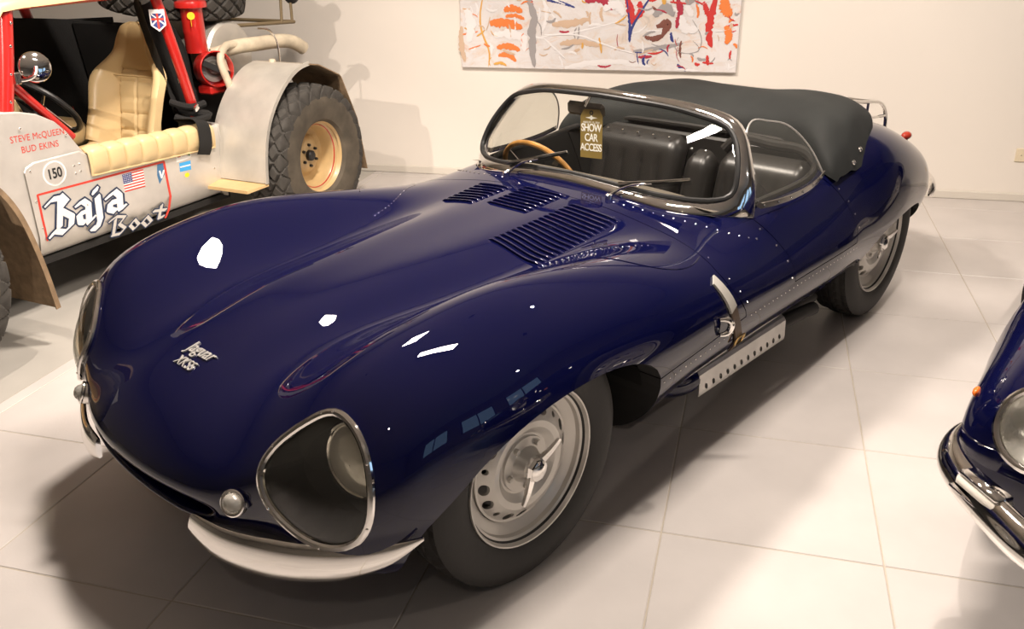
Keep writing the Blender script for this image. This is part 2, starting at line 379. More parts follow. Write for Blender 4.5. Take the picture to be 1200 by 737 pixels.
STK = [([(160, 0), (148, 90), (165, 150), (180, 190), (175, 248)], .010, 'ochre'), ([(240, 45), (265, 35), (310, 50)], .035, 'orange'), ([(185, 90), (240, 85), (310, 105)], .045, 'orange'), ([(245, 65), (285, 62), (318, 75)], .020, 'orange'),
       ([(210, 175), (260, 170), (300, 185)], .030, 'orange'), ([(215, 205), (250, 200), (285, 225)], .028, 'orange'), ([(75, 130), (105, 125), (140, 118)], .010, 'orange'), ([(75, 100), (72, 170), (85, 230)], .03, 'tan'), ([(95, 40), (110, 90), (100, 160)], .05, 'white'), ([(200, 130), (260, 125), (310, 140), (315, 190)], .045, 'white'),
       ([(330, 0), (350, 60), (345, 130), (355, 245)], .040, 'grey'), ([(340, 0), (345, 60)], .022, 'crimson'), ([(385, 0), (400, 60), (380, 120)], .020, 'white'), ([(400, 8), (450, 15), (505, 32)], .014, 'blue'), ([(410, 0), (470, 22)], .008, 'white'),
       ([(390, 10), (430, 70), (465, 110)], .007, 'white'), ([(390, 128), (470, 122), (580, 100), (690, 72)], .008, 'white'), ([(380, 135), (500, 125), (620, 160), (730, 190)], .010, 'white'), ([(390, 140), (430, 175), (470, 210)], .012, 'white'), ([(470, 245), (560, 225), (680, 220), (790, 235)], .030, 'white'),
       ([(420, 90), (500, 85), (560, 70)], .035, 'tan'), ([(450, 160), (520, 150), (600, 165)], .030, 'tan'), ([(540, 10), (600, 5), (640, 40)], .035, 'crimson'), ([(610, 40), (650, 20), (680, 60)], .045, 'white'), ([(690, 0), (705, 40), (715, 90)], .040, 'red'), ([(735, 10), (740, 50), (720, 70)], .035, 'red'), ([(770, 0), (740, 50), (715, 95), (706, 150)], .012, 'blue'), ([(690, 0), (700, 60), (706, 140)], .008, 'blue'), ([(705, 80), (706, 150)], .016, 'blue'),
       ([(790, 60), (830, 30), (860, 60)], .040, 'grey'), ([(800, 95), (840, 85), (820, 125)], .040, 'brown'), ([(760, 130), (800, 135), (830, 120)], .025, 'brown'), ([(870, 0), (880, 40), (870, 100)], .030, 'crimson'), ([(820, 0), (825, 20)], .02, 'ochre'), ([(720, 180), (800, 170), (900, 150)], .020, 'grey'), ([(740, 200), (790, 198)], .016, 'crimson'), ([(885, 55), (905, 100), (950, 100)], .045, 'white'), ([(900, 20), (925, 60)], .03, 'white'),
       ([(1000, 0), (990, 60), (985, 110), (1000, 165)], .035, 'red'), ([(1030, 0), (1040, 40), (1060, 55)], .05, 'orange'), ([(1040, 90), (1055, 130), (1045, 150)], .035, 'orange'), ([(985, 190), (990, 225)], .016, 'red'), ([(970, 215), (1010, 218)], .012, 'red'), ([(960, 10), (980, 60)], .025, 'red'), ([(925, 70), (960, 160), (950, 180)], .004, 'grey'), ([(880, 130), (870, 165), (910, 185), (955, 170), (930, 140)], .004, 'grey'), ([(880, 240), (960, 245)], .012, 'white'),
       ([(860, -60), (920, -20), (900, 20)], .06, 'grey'), ([(250, -80), (300, -30), (290, 10)], .08, 'tan'), ([(560, -120), (620, -60), (600, -10)], .09, 'red'), ([(420, -100), (500, -50)], .07, 'white'), ([(700, -140), (800, -90), (820, -20)], .06, 'orange'), ([(980, -130), (1020, -60), (1010, -10)], .07, 'red'), ([(120, -140), (180, -70), (150, -10)], .07, 'orange'), ([(340, -200), (480, -180), (640, -240)], .05, 'blue'), ([(200, -300), (520, -250), (900, -320)], .08, 'tan')]
prs = random.Random(11); ZONE = ((60, 330, ('white', 'white', 'tan', 'orange', 'orange', 'ochre')), (330, 680, ('white', 'white', 'tan', 'tan', 'crimson', 'grey', 'ochre')), (680, 900, ('white', 'grey', 'brown', 'red', 'crimson', 'blue', 'tan')), (900, 1080, ('white', 'red', 'orange', 'tan', 'grey', 'red')))
for k in range(150):
    z = ZONE[k % 4]; x, y = prs.uniform(z[0] + 12, z[1] - 8), prs.uniform(-330, 236) if k % 3 == 0 else prs.uniform(0, 236); a_ = prs.choice((0, .15, -.2, 1.4, 1.7, .6, -.5)) + prs.uniform(-.2, .2); L_ = prs.uniform(14, 60)
    e_ = (min(1085, max(66, x + L_ * math.cos(a_))), min(243, y + L_ * math.sin(a_))); md = ((x + e_[0]) / 2 + prs.uniform(-8, 8), min(243, (y + e_[1]) / 2 + prs.uniform(-8, 8)))
    if min(abs(x - md[0]) + abs(y - md[1]), abs(e_[0] - md[0]) + abs(e_[1] - md[1])) < 3: continue
    STK.insert(prs.randrange(len(STK)) if k % 2 else 0, ([(x, y), md, e_], prs.uniform(.003, .016), prs.choice(z[2])))
for k, (pts, w, c) in enumerate(STK): stroke([u(*p) for p in pts], w * .62, c, k=k)
# wall socket
SK = empty('wall_socket', tuple(wall_pt(4.232, 0, .289)), WANG); tag(SK, 'small cream wall socket low on the cream wall', 'socket')
CREAM = mat('cream_plastic', (.78, .68, .50), rough=.35)
m = MB(); m.box((0, -.005, 0), (.082, .010, .082), bev=.003); pl = m.build('plate', CREAM, SK, smooth=False)
m = MB(); m.lathe([(.021, .0), (.024, .003), (.027, .003), (.028, .0)], 24, 'y', (0, -.0105, 0)); m.lathe([(.021, .0012), (.001, .0012)], 24, 'y', (0, -.0115, 0)); m.build('socket_well', CREAM, SK)
for sx in (-.0095, .0095): m = MB(); m.lathe([(.0028, 0), (.001, 0)], 10, 'y', (sx, -.0125, 0)); m.build('pin_contact', POLISH, SK)

# ================================================================= blue roadster
# car frame: origin on the floor under the front axle, +x to the nose, +y to its left, +z up
XK = empty('roadster', (-1.54477, 0.06559, 0), R(-117.412))
tag(XK, 'dark blue open roadster with riveted bonnet louvres and folded black top', 'car')
WB = 2.29
def row(x, zc, c):
    """centre height, then (y,z) or (x,y,z) for columns 1..10"""
    out = [(x, 0, zc)]
    for p in c: out.append((x, p[0], p[1]) if len(p) == 2 else p)
    return out
NET = [
 # duct inside the mouth
 [(.36, 0, 0.420), (.36, .10, 0.420), (.36, .18, 0.410), (.36, .22, 0.400), (.36, .24, 0.390), (.36, .245, 0.380), (.36, .245, 0.370), (.36, .24, 0.360), (.36, .22, 0.350), (.36, .18, 0.340), (.36, .10, 0.330), (.36, 0, 0.330)],
 [(.60, 0, 0.396), (.60, .12, 0.395), (.598, .22, 0.393), (.592, .285, 0.388), (.587, .312, 0.381), (.585, .320, 0.374), (.585, .320, 0.366), (.586, .314, 0.357), (.589, .29, 0.347), (.594, .235, 0.338), (.598, .125, 0.332), (.60, 0, 0.331)],
 # mouth lip
 [(.712, 0, 0.385), (.708, .11, 0.385), (.696, .20, 0.384), (.683, .262, 0.381), (.674, .296, 0.376), (.670, .307, 0.369), (.669, .308, 0.361), (.670, .300, 0.351), (.674, .278, 0.341), (.682, .22, 0.332), (.692, .12, 0.327), (.696, 0, 0.326)],
 [(.704, 0, 0.436), (.699, .12, 0.436), (.684, .225, 0.436), (.660, .320, 0.437), (.638, .385, 0.436), (.627, .418, 0.416), (.622, .428, 0.382), (.624, .410, 0.348), (.635, .360, 0.324), (.650, .275, 0.312), (.664, .145, 0.308), (.669, 0, 0.307)],
 [(.640, 0, .512), (.635, .130, .511), (.616, .242, .507), (.594, .355, .512), (.590, .475, .521), (.592, .550, .482), (.589, .578, .42), (.586, .55, .355), (.580, .49, .300), (.575, .38, .280), (.575, .2, .276), (.575, 0, .275)],
 row(.53, .582, [(.525, .13, .580), (.512, .240, .572), (.500, .362, .595), (.485, .53, .645), (.494, .648, .585), (.505, .705, .475), (.510, .695, .37), (.510, .64, .275), (.50, .5, .235), (.49, .25, .228), (.48, 0, .226)]),
 row(.36, .652, [(.125, .643), (.245, .624), (.375, .662), (.55, .728), (.685, .668), (.755, .545), (.765, .40), (.72, .26), (.6, .19), (.3, .18), (0, .18)]),
 row(.18, .686, [(.15, .677), (.265, .648), (.395, .699), (.56, .770), (.70, .706), (.785, .57), (.79, .42), (.75, .27), (.62, .18), (.3, .165), (0, .165)]),
 row(0, .700, [(.165, .690), (.288, .654), (.41, .710), (.56, .786), (.70, .722), (.79, .58), (.797, .43), (.755, .28), (.63, .175), (.3, .16), (0, .16)]),
 row(-.25, .710, [(.18, .702), (.308, .665), (.42, .704), (.555, .767), (.695, .706), (.785, .57), (.793, .44), (.752, .29), (.63, .175), (.3, .16), (0, .16)]),
 row(-.55, .722, [(.18, .717), (.32, .688), (.43, .699), (.555, .722), (.69, .678), (.778, .565), (.787, .45), (.748, .33), (.635, .235), (.3, .20), (0, .20)]),
 row(-.85, .740, [(.17, .737), (.32, .725), (.44, .709), (.55, .692), (.68, .652), (.768, .565), (.781, .47), (.742, .345), (.625, .248), (.3, .205), (0, .205)]),
 row(-1.15, .762, [(.17, .760), (.32, .752), (.45, .738), (.56, .716), (.665, .664), (.752, .565), (.775, .48), (.738, .35), (.625, .250), (.3, .205), (0, .205)]),
 row(-1.5, .775, [(.17, .772), (.32, .765), (.45, .752), (.56, .732), (.655, .692), (.745, .570), (.770, .48), (.735, .352), (.625, .250), (.3, .205), (0, .205)]),
 row(-1.80, .80, [(.17, .80), (.32, .795), (.45, .785), (.56, .765), (.663, .715), (.742, .580), (.765, .48), (.730, .352), (.625, .25), (.3, .205), (0, .205)]),
 row(-1.96, .82, [(.17, .82), (.32, .82), (.45, .825), (.57, .810), (.672, .742), (.738, .600), (.757, .48), (.725, .352), (.62, .25), (.3, .205), (0, .205)]),
 row(-2.12, .825, [(.17, .825), (.32, .83), (.46, .845), (.59, .835), (.695, .770), (.752, .625), (.755, .49), (.728, .345), (.64, .22), (.3, .17), (0, .17)]),
 row(-2.32, .815, [(.17, .815), (.32, .82), (.46, .838), (.595, .820), (.698, .755), (.752, .620), (.752, .49), (.72, .35), (.62, .23), (.3, .18), (0, .18)]),
 row(-2.57, .768, [(.17, .767), (.32, .766), (.45, .772), (.575, .752), (.675, .692), (.725, .58), (.722, .47), (.685, .35), (.57, .25), (.28, .21), (0, .21)]),
 row(-2.80, .690, [(.16, .688), (.30, .683), (.42, .680), (.54, .660), (.632, .610), (.678, .52), (.675, .44), (.63, .35), (.50, .285), (.25, .25), (0, .25)]),
 row(-2.97, .603, [(.14, .602), (.27, .597), (.37, .588), (.46, .570), (.545, .530), (.580, .465), (.575, .42), (.53, .36), (.41, .315), (.2, .295), (0, .295)]),
 row(-3.09, .52, [(.11, .519), (.21, .515), (.29, .508), (.36, .496), (.42, .475), (.445, .445), (.44, .42), (.40, .385), (.3, .355), (.15, .345), (0, .345)]),
 row(-3.14, .455, [(.05, .455), (.10, .454), (.14, .452), (.17, .449), (.195, .444), (.205, .437), (.20, .430), (.18, .424), (.14, .42), (.07, .418), (0, .418)]),
]
def body_grid(NET, nrow, ncol):
    """tensor cubic spline through a half net, mirrored: closed loop over the columns"""
    N = np.array(NET, float); nr, nc = N.shape[:2]
    mir = N[:, 1:-1][:, ::-1] * np.array([1, -1, 1]); L = np.concatenate([N, mir], 1); k = L.shape[1]
    ch = np.linalg.norm(np.roll(L, -1, 1) - L, axis=2)[5:-2].mean(0)
    t = np.concatenate([[0], np.cumsum(ch)]); per = t[-1]
    te = np.concatenate([t[k - 6:k] - per, t, t[1:7] + per]); idx = [(i - 6) % k for i in range(len(te))]
    # samples: even within spans, symmetric
    q = []
    for i in range(k):
        m = ncol; q += [t[i] + (t[i + 1] - t[i]) * j / m for j in range(m)]
    C = np.stack([spl_nat(te, r[idx], q) for r in L])          # rows x samples x 3
    dr = np.linalg.norm(np.diff(C, axis=0), axis=2).mean(1); tr = np.concatenate([[0], np.cumsum(dr)])
    qr = []
    for i in range(nr - 1):
        m = max(3, int(round(nrow * dr[i] / tr[-1]))); qr += [tr[i] + dr[i] * j / m for j in range(m)]
    qr.append(tr[-1])
    G = spl_nat(tr, C, qr)
    for _ in range(6):                                          # fair the surface
        S_ = (np.roll(G, 1, 1) + np.roll(G, -1, 1)) / 2; S_[1:-1] = (S_[1:-1] * 2 + G[:-2] + G[2:]) / 4
        G[14:-6] = G[14:-6] * .5 + S_[14:-6] * .5
    return G
def grid_mesh(G):
    m = MB(); n, k = G.shape[:2]; m.grid(G, closed_v=True)
    m.f += [tuple(range(k)), tuple((n - 1) * k + j for j in reversed(range(k)))]; m.m += [0, 0]
    me = bpy.data.meshes.new('raw'); me.from_pydata(m.v, [], m.f)
    bm = bmesh.new(); bm.from_mesh(me); bmesh.ops.recalc_face_normals(bm, faces=bm.faces); bm.to_mesh(me); bm.free()
    for p in me.polygons: p.use_smooth = True
    me.update(); return me
def cutter(fn):
    m = MB(); fn(m); me = bpy.data.meshes.new('cut'); me.from_pydata(m.v, [], m.f)
    bm = bmesh.new(); bm.from_mesh(me); bmesh.ops.recalc_face_normals(bm, faces=bm.faces); bm.to_mesh(me); bm.free(); return me
XG = body_grid(NET, 190, 7)
XRAW = grid_mesh(XG); XS = tri_surf(XRAW)
# wheel arches (x,z outlines)
def spoly(pts, n): return [(p[0], p[2]) for p in curve([(a, 0, b) for a, b in pts], n)]
FARCH = spoly([(.43, -.1), (.435, .2), (.415, .375), (.345, .430), (.235, .500), (.11, .545), (-.03, .562), (-.17, .560), (-.30, .540), (-.39, .505), (-.445, .455), (-.465, .40), (-.462, .2), (-.46, -.1)], 48)
RARCH = spoly([(-1.905, -.1), (-1.915, .15), (-1.945, .30), (-2.02, .385), (-2.12, .430), (-2.25, .460), (-2.40, .472), (-2.53, .462), (-2.63, .435), (-2.68, .385), (-2.69, .25), (-2.69, -.1)], 48)
def arch_cut(sgn): return [cutter(lambda m: m.prism(FARCH, sgn * .47, sgn * 1.3)), cutter(lambda m: m.prism([(x * 1.0 - .0, z + (.13 if z > .2 else 0)) for x, z in FARCH], sgn * .47, sgn * .715)),
                           cutter(lambda m: m.prism(RARCH, sgn * .44, sgn * 1.3)), cutter(lambda m: m.prism([(x, z + (.22 if z > .2 else 0)) for x, z in RARCH], sgn * .44, sgn * .672))]
def round_rect_prism(m, x0, x1, y0, y1, r, z0, z1):
    pts = []
    for cx, cy, a in ((x1 - r, y1 - r, 0), (x0 + r, y1 - r, 90), (x0 + r, y0 + r, 180), (x1 - r, y0 + r, 270)):
        pts += [(cx + r * math.cos(R(a + t)), cy + r * math.sin(R(a + t))) for t in range(0, 91, 10)]
    m.prism(pts, z0, z1, 'z')
COCK = cutter(lambda m: round_rect_prism(m, -1.92, -1.02, -.585, .585, .16, .20, 1.4))
BON = [(1.2, 1.3), (-.90, 1.3), (-.885, .75), (-.865, .70), (-.848, .66), (-.842, .63), (-.857, .585), (-.90, .53), (-.935, .485), (-.945, .46), (-.45, .435), (-.25, .43), (-.25, -.2), (1.2, -.2)]
DOOR = [(-1.185, 1.0), (-1.19, .74), (-1.205, .69), (-1.235, .63), (-1.265, .57), (-1.28, .50), (-1.285, .475), (-1.815, .475), (-1.812, .53), (-1.79, .60), (-1.755, .67), (-1.715, .74), (-1.70, 1.0)]
def shrink(poly, d):
    n = len(poly); out = []
    A = sum(poly[i][0] * poly[(i + 1) % n][1] - poly[(i + 1) % n][0] * poly[i][1] for i in range(n))
    for i in range(n):
        p, a, b = Vector(poly[i]), Vector(poly[i - 1]), Vector(poly[(i + 1) % n])
        e1 = (p - a).normalized(); e2 = (b - p).normalized(); n1 = Vector((-e1.y, e1.x)); n2 = Vector((-e2.y, e2.x))
        m = (n1 + n2).normalized(); k = d / max(.35, m.dot(n1)); out.append(tuple(p + m * k * (1 if A > 0 else -1)))
    return out
# headlamp recess outlines: 3D loop on the surface, measured
HL = [(.477, .568, .648), (.470, .620, .630), (.480, .668, .585), (.500, .700, .50), (.515, .702, .445), (.535, .685, .40), (.562, .630, .372), (.585, .560, .385), (.598, .500, .42), (.600, .458, .47), (.592, .445, .52), (.560, .465, .575), (.515, .515, .625)]
def hl_loop(sgn, n=56, k=1.0):
    P = curve([(x, y * sgn, z) for x, y, z in HL], n, True); c = P.mean(0); P = c + (P - c) * k; out = []
    for p in P:
        q, nn, d = XS_near(p); out.append((q, nn))
    return out, c
def XS_near(p):
    q, n, fi, d = XS.b.find_nearest(Vector(p)); f = XS.f[fi]; w = bary(q, XS.v[f[0]], XS.v[f[1]], XS.v[f[2]])
    return q, (XS.n[f[0]] * w[0] + XS.n[f[1]] * w[1] + XS.n[f[2]] * w[2]).normalized(), d
def hl_cut(sgn):
    L, c = hl_loop(sgn, 56, .96); ax = Vector((.80, sgn * .42, .28)).normalized()
    m = MB(); rings = []
    for k, dep in ((1.0, .10), (1.0, -.02), (.80, -.13), (.40, -.17)):
        C = Vector(c); rings.append([tuple(C + (q - C) * k + ax * dep) for q, _ in L])
    P = np.array(rings); m.grid(P, closed_v=True); k = P.shape[1]; m.f += [tuple(range(k)), tuple(3 * k + j for j in range(k))]
    me = bpy.data.meshes.new('c'); me.from_pydata(m.v, [], m.f); bm = bmesh.new(); bm.from_mesh(me); bmesh.ops.recalc_face_normals(bm, faces=bm.faces); bm.to_mesh(me); bm.free(); return me
cuts = arch_cut(1) + arch_cut(-1) + [COCK, hl_cut(1), hl_cut(-1)]
full = bool_mesh(XRAW, cuts)
GAP = .0035
bon_c = cutter(lambda m: m.prism(BON, -1.2, 1.2)); bon_i = cutter(lambda m: m.prism(shrink(BON, GAP), -1.2, 1.2))
dl = cutter(lambda m: m.prism(DOOR, .45, 1.2)); dr = cutter(lambda m: m.prism(DOOR, -1.2, -.45))
dli = cutter(lambda m: m.prism(shrink(DOOR, GAP), .45, 1.2)); dri = cutter(lambda m: m.prism(shrink(DOOR, GAP), -1.2, -.45))
hull = bool_mesh(full, [bon_c, dl, dr]); bonnet = bool_mesh(full, [bon_i], 'INTERSECT')
doors = [bool_mesh(full, [dli], 'INTERSECT'), bool_mesh(full, [dri], 'INTERSECT')]
def finish(me, name, parent, mats=None):
    me.materials.clear()
    for m in (mats or [BLUE, DARK]): me.materials.append(m)
    fix_normals(me, XS); me.name = name
    for pg in me.polygons:                                      # shut faces of the panels are painted; only wells, tub and lamp bowls keep their own finish
        if pg.material_index == 1:
            c = pg.center; ay = abs(c.y)
            well = ay > .43 and c.z < .74 and (-.475 < c.x < .445 or -2.70 < c.x < -1.89); tub = -1.93 < c.x < -1.01 and ay < .59; bowl = .28 < c.x < .63 and ay > .40 and c.z > .33
            if not (well or tub or bowl): pg.material_index = 0
    return link(bpy.data.objects.new(name, me), parent)
XB = finish(hull, 'body', XK); XBON = finish(bonnet, 'bonnet', XK); XD = [finish(d, 'door', XK) for d in doors]

# ----------------------------------------------------------------- fittings of the roadster
def top_at(x, y):
    q, n, fi, d = XS.b.ray_cast(Vector((x, y, 2)), Vector((0, 0, -1))); return q, XS_near(q)[1]
def side_at(x, z, s=1):
    q, n, fi, d = XS.b.ray_cast(Vector((x, 1.6 * s, z)), Vector((0, -s, 0)))
    return (q, XS_near(q)[1]) if q is not None else (None, None)
def sym(P, s): return [(x, y * s, z) for x, y, z in P]
def basis(n, up=Vector((0, 0, 1))):
    n = n.normalized(); t = up.cross(n)
    t = t.normalized() if t.length > 1e-4 else n.orthogonal().normalized()
    return Matrix((t, n.cross(t), n)).transposed()
def ellipse_cap(m, c, n, r, h, seg=8):
    B = basis(n); rings = []
    for k, z in ((1, 0), (.85, .6), (.45, .95)):
        rings.append([tuple(Vector(c) + B @ Vector((r * k * math.cos(2 * PI * j / seg), r * k * math.sin(2 * PI * j / seg), h * z))) for j in range(seg)])
    b = len(m.v); m.grid(rings, closed_v=True); m.f.append(tuple(b + 2 * seg + j for j in range(seg))); m.m.append(m.mi)
# headlamps
LAMPBOWL = mat('lamp_bowl', (.05, .052, .058), rough=.35)
LENS = mat('fluted_lens', (.80, .78, .72), rough=.15, metal=.35, bump=.5, bscale=30)
for s in (1, -1):
    L, c = hl_loop(s, 56)
    ring = MB(); ring.tube([tuple(q + n * .004) for q, n in L], .0095, 10, closed=True)
    HR = ring.build('headlamp_trim', CHROME, XK)
    for k in range(0, 56, 9):
        sc = MB(); q, n = L[k]; ellipse_cap(sc, q + n * .012, n, .004, .003); sc.build('screw', POLISH, HR)
    rings = []; C = Vector(c)
    for k in (1, .88, .72, .55, .38, .2, .05):
        rr = []
        for q, n in L:
            p, nn, d = XS_near(C + (q - C) * k); rr.append(tuple(p + nn * .003))
        rings.append(rr)
    g = MB(); g.grid(rings, closed_v=True); b = len(g.v) - 56; g.f.append(tuple(b + j for j in range(56))); g.m.append(0)
    g.build('headlamp_cover', LAMPGLASS, XK)
    ax = Vector((.93, .20 * s, .12)).normalized(); B = basis(ax); lc = Vector((.452, .600 * s, .528))
    lamp = MB(); lamp.lathe([(.001, .030), (.03, .028), (.06, .020), (.08, .006), (.086, 0)], 32, 'z', tuple(lc), rot=B)
    HLp = lamp.build('headlamp', LENS, XK)
    rim = MB(); rim.tube([tuple(lc + B @ Vector((.088 * math.cos(2 * PI * j / 36), .088 * math.sin(2 * PI * j / 36), 0))) for j in range(36)], .007, 8, closed=True)
    rim.lathe([(.088, 0), (.085, -.03), (.05, -.075), (.001, -.085)], 32, 'z', tuple(lc), rot=B); rim.build('lamp_rim', CHROME, HLp)
    # side lamp
    q, n, d = XS_near((.640, .385 * s, .418)); n = Vector((.85, .38 * s, .36)).normalized(); B = basis(n)
    sl = MB(); sl.lathe([(.001, .012), (.027, .012), (.030, .008), (.031, -.02)], 24, 'z', tuple(q), rot=B); sl.tube([tuple(q + B @ Vector((.028 * math.cos(2 * PI * j / 24), .028 * math.sin(2 * PI * j / 24), .012))) for j in range(24)], .005, 8, closed=True)
    SLp = sl.build('side_lamp', CHROME, XK)
    sg = MB(); sg.lathe([(.001, .034), (.010, .033), (.018, .027), (.023, .018), (.024, .012)], 24, 'z', tuple(q), rot=B); sg.build('lens', mat('clear_lens', (.80, .78, .72), rough=.1, trans=.7, ior=1.45, bump=.3, bscale=80), SLp)
    # bumper blade
    cp = curve(sym([(.690, .245, .318), (.680, .33, .306), (.650, .43, .303), (.602, .535, .308), (.545, .63, .323), (.48, .712, .350), (.422, .768, .386)], s), 30)
    hh = np.interp(np.linspace(0, 1, 30), [0, .04, .12, .4, .65, .85, 1], [.028, .036, .043, .050, .044, .027, .003])
    P = []
    for i in range(30):
        t = Vector(cp[min(i + 1, 29)] - cp[max(i - 1, 0)]).normalized(); up = Vector((0, 0, 1)); up = (up - t * up.dot(t)).normalized(); out = t.cross(up) * (-s); out = out if out.x > 0 else -out
        up = (up * .985 - out * .12).normalized(); h = hh[i]; rr = []
        for a in np.linspace(-PI / 2, PI / 2, 11): rr.append(tuple(Vector(cp[i]) + up * (h * math.sin(a)) + out * (.30 * h * math.cos(a))))
        rr.append(tuple(Vector(cp[i]) + up * h * .9 - out * .006)); rr.append(tuple(Vector(cp[i]) - up * h * .9 - out * .006)); P.append(rr)
    bm_ = MB(); bm_.grid(P, closed_v=True); k = 13; bm_.f += [tuple(range(k)), tuple(29 * k + j for j in range(k))]; bm_.m += [0, 0]
    BP = bm_.build('bumper_blade', CHROME, XK, angle=50)
# script badges on the bonnet
LETTER = mat('plated_lettering', (.86, .84, .80), rough=.28, metal=.55)
def decal_on_top(name, body, size, c, ang, depth, mt, parent, bold=0, shear=0, spacing=1):
    """lettering laid over the bonnet: text x runs along ang in plan, each vertex dropped on the surface"""
    me = text_mesh(body, size, depth, bold, spacing, shear=shear)
    ca, sa = math.cos(ang), math.sin(ang)
    for v in me.vertices:
        x, y = c[0] + ca * v.co.x - sa * v.co.y, c[1] + sa * v.co.x + ca * v.co.y; q, n = top_at(x, y); v.co = q + n * (v.co.z + depth + .0005)
    me.materials.clear(); me.materials.append(mt); return link(bpy.data.objects.new(name, me), parent)
decal_on_top('script_badge', 'Jaguar', .047, (.474, .0), R(90), .002, LETTER, XBON, bold=.0, shear=.35)
decal_on_top('script_badge', 'XKSS', .036, (.518, -.012), R(90), .002, LETTER, XBON, bold=.0, shear=.25)
# louvres
def louvre(m, x, y0, y1, h=.0075, w=.021):
    n = 13; P = []
    for i in range(n):
        t = i / (n - 1); y = y0 + (y1 - y0) * t; e = min(1, min(t, 1 - t) * (y1 - y0) / .016); e = math.sin(e * PI / 2); r = []
        for k, (dx, dz) in enumerate(((w * .36, -.001), (w * .40, h * .75 * e), (w * .36, h * e), (w * .10, h * .92 * e), (-w * .25, h * .5 * e), (-w * .58, -.001))):
            q, nn = top_at(x + dx, y); r.append(tuple(q + Vector((0, 0, 1)) * dz))
        P.append(r)
    m.grid(P)
for y0, y1, xa, xb, n in ((.150, .362, -.435, -.825, 16), (-.098, .094, -.685, -.872, 8), (-.292, -.132, -.655, -.838, 8)):
    for i in range(n):
        m = MB(); louvre(m, xa + (xb - xa) * i / (n - 1), y0, y1); m.build('louvre', BLUE, XBON, angle=60)
# rivets: far too many and small to lift singly
RIV = MB()
def rivets_top(pts, sp=.035, r=.0032):
    C = curve([(x, y, 0) for x, y in pts], 200); L = chord(C); n = int(L[-1] / sp)
    for i in range(n + 1):
        j = int(np.searchsorted(L, i * sp)); p = C[min(j, 199)]; q, nn = top_at(p[0], p[1]); ellipse_cap(RIV, q, nn, r, r * .8, 7)
def rivets_side(pts, s, sp=.035, r=.0032):
    C = curve([(x, 0, z) for x, z in pts], 200); L = chord(C); n = int(L[-1] / sp)
    for i in range(n + 1):
        j = int(np.searchsorted(L, i * sp)); p = C[min(j, 199)]; q, nn = side_at(p[0], p[2], s)
        if q is not None: ellipse_cap(RIV, q, nn, r, r * .8, 7)
for s in (1, -1):
    rivets_side([(-.98, .455), (-1.15, .455), (-1.35, .455), (-1.60, .455), (-1.84, .455)], s, .03, .0027)
    rivets_side([(-.48, .415), (-.60, .42), (-.75, .425), (-.90, .43)], s, .028, .0028)
    rivets_side([(-1.172, .72), (-1.185, .69), (-1.215, .63), (-1.245, .57), (-1.26, .49)], s, .06, .0038)
    rivets_side([(-1.735, .73), (-1.775, .67), (-1.81, .60), (-1.832, .53)], s, .055, .0038)
    rivets_side([(-.865, .655), (-.875, .60), (-.92, .54), (-.955, .49)], s, .055, .0035)
    rivets_top([(-.93, .26 * s), (-.945, .38 * s), (-.98, .50 * s), (-1.03, .60 * s), (-1.10, .665 * s), (-1.18, .693 * s)], .036, .0036)
    rivets_top([(-.415, .385 * s), (-.53, .425 * s), (-.66, .50 * s), (-.74, .54 * s)], .022, .0028)
tag(RIV.build('rivets', POLISH, XB), kind='stuff')
# seam wires: raised beads on bonnet and scuttle
def bead_top(pts, r, name, mt, parent, dz=0):
    P = [tuple(top_at(p[0], p[1])[0] + Vector((0, 0, dz))) for p in curve([(x, y, 0) for x, y in pts], 60)]
    m = MB(); m.tube(P, r, 8); return m.build(name, mt, parent)
for s in (1, -1):
    bead_top([(-.47, .533 * s), (-.55, .615 * s), (-.66, .668 * s), (-.76, .675 * s), (-.835, .655 * s)], .0022, 'seam_bead', BLUE, XBON)
# windscreen
WI = [(-1.02, 0, .775), (-1.015, .2, .77), (-1.025, .36, .762), (-1.07, .47, .755), (-1.115, .535, .757), (-1.15, .572, .775), (-1.175, .573, .82), (-1.205, .553, .88), (-1.235, .52, .935), (-1.245, .48, .97), (-1.235, .42, .99), (-1.215, .33, 1.01), (-1.19, .2, 1.025), (-1.175, 0, 1.033)]
WO = [(-.985, 0, .742), (-.98, .2, .738), (-.985, .36, .728), (-1.02, .47, .722), (-1.08, .545, .718), (-1.15, .60, .715), (-1.21, .63, .715), (-1.225, .625, .76), (-1.25, .598, .83), (-1.28, .56, .90), (-1.305, .525, .95), (-1.305, .49, .985), (-1.275, .42, 1.018), (-1.245, .33, 1.037), (-1.21, .2, 1.05), (-1.195, 0, 1.058)]
def loop(H, n): return curve(H + [(x, -y, z) for x, y, z in H[1:-1][::-1]], n, True)
# matched halves: sample each between its own corners so that inner and outer run together
def seg_curve(H, cuts, ns):
    out = []
    for (a, b), n in zip(zip(cuts[:-1], cuts[1:]), ns):
        t = chord(H); q = np.linspace(t[a], t[b], n, endpoint=False); out.append(spl_nat(t, H, q))
    return np.concatenate(out + [np.array([H[cuts[-1]]])])
ci = seg_curve(WI, [0, 5, 9, 13], [24, 14, 18]); co = seg_curve(WO, [0, 6, 11, 15], [24, 14, 18])
def full_loop(C): return np.concatenate([C, (C[1:-1] * np.array([1, -1, 1]))[::-1]])
LI, LO = full_loop(ci), full_loop(co); nW = len(LI)
for i in range(nW):                                             # seat the skirt on the scuttle
    if LO[i][2] < .75: LO[i][2] = top_at(LO[i][0], LO[i][1])[0].z + .0005
mid = LI * .5 + LO * .5; outn = []
for i in range(nW):
    t = Vector(LI[(i + 1) % nW] - LI[i - 1]).normalized(); w = Vector(LO[i] - LI[i]).normalized(); n = t.cross(w)
    if n.dot(Vector((1, 0, .6))) < 0 and abs(n.x) > .05: n = -n
    outn.append(n)
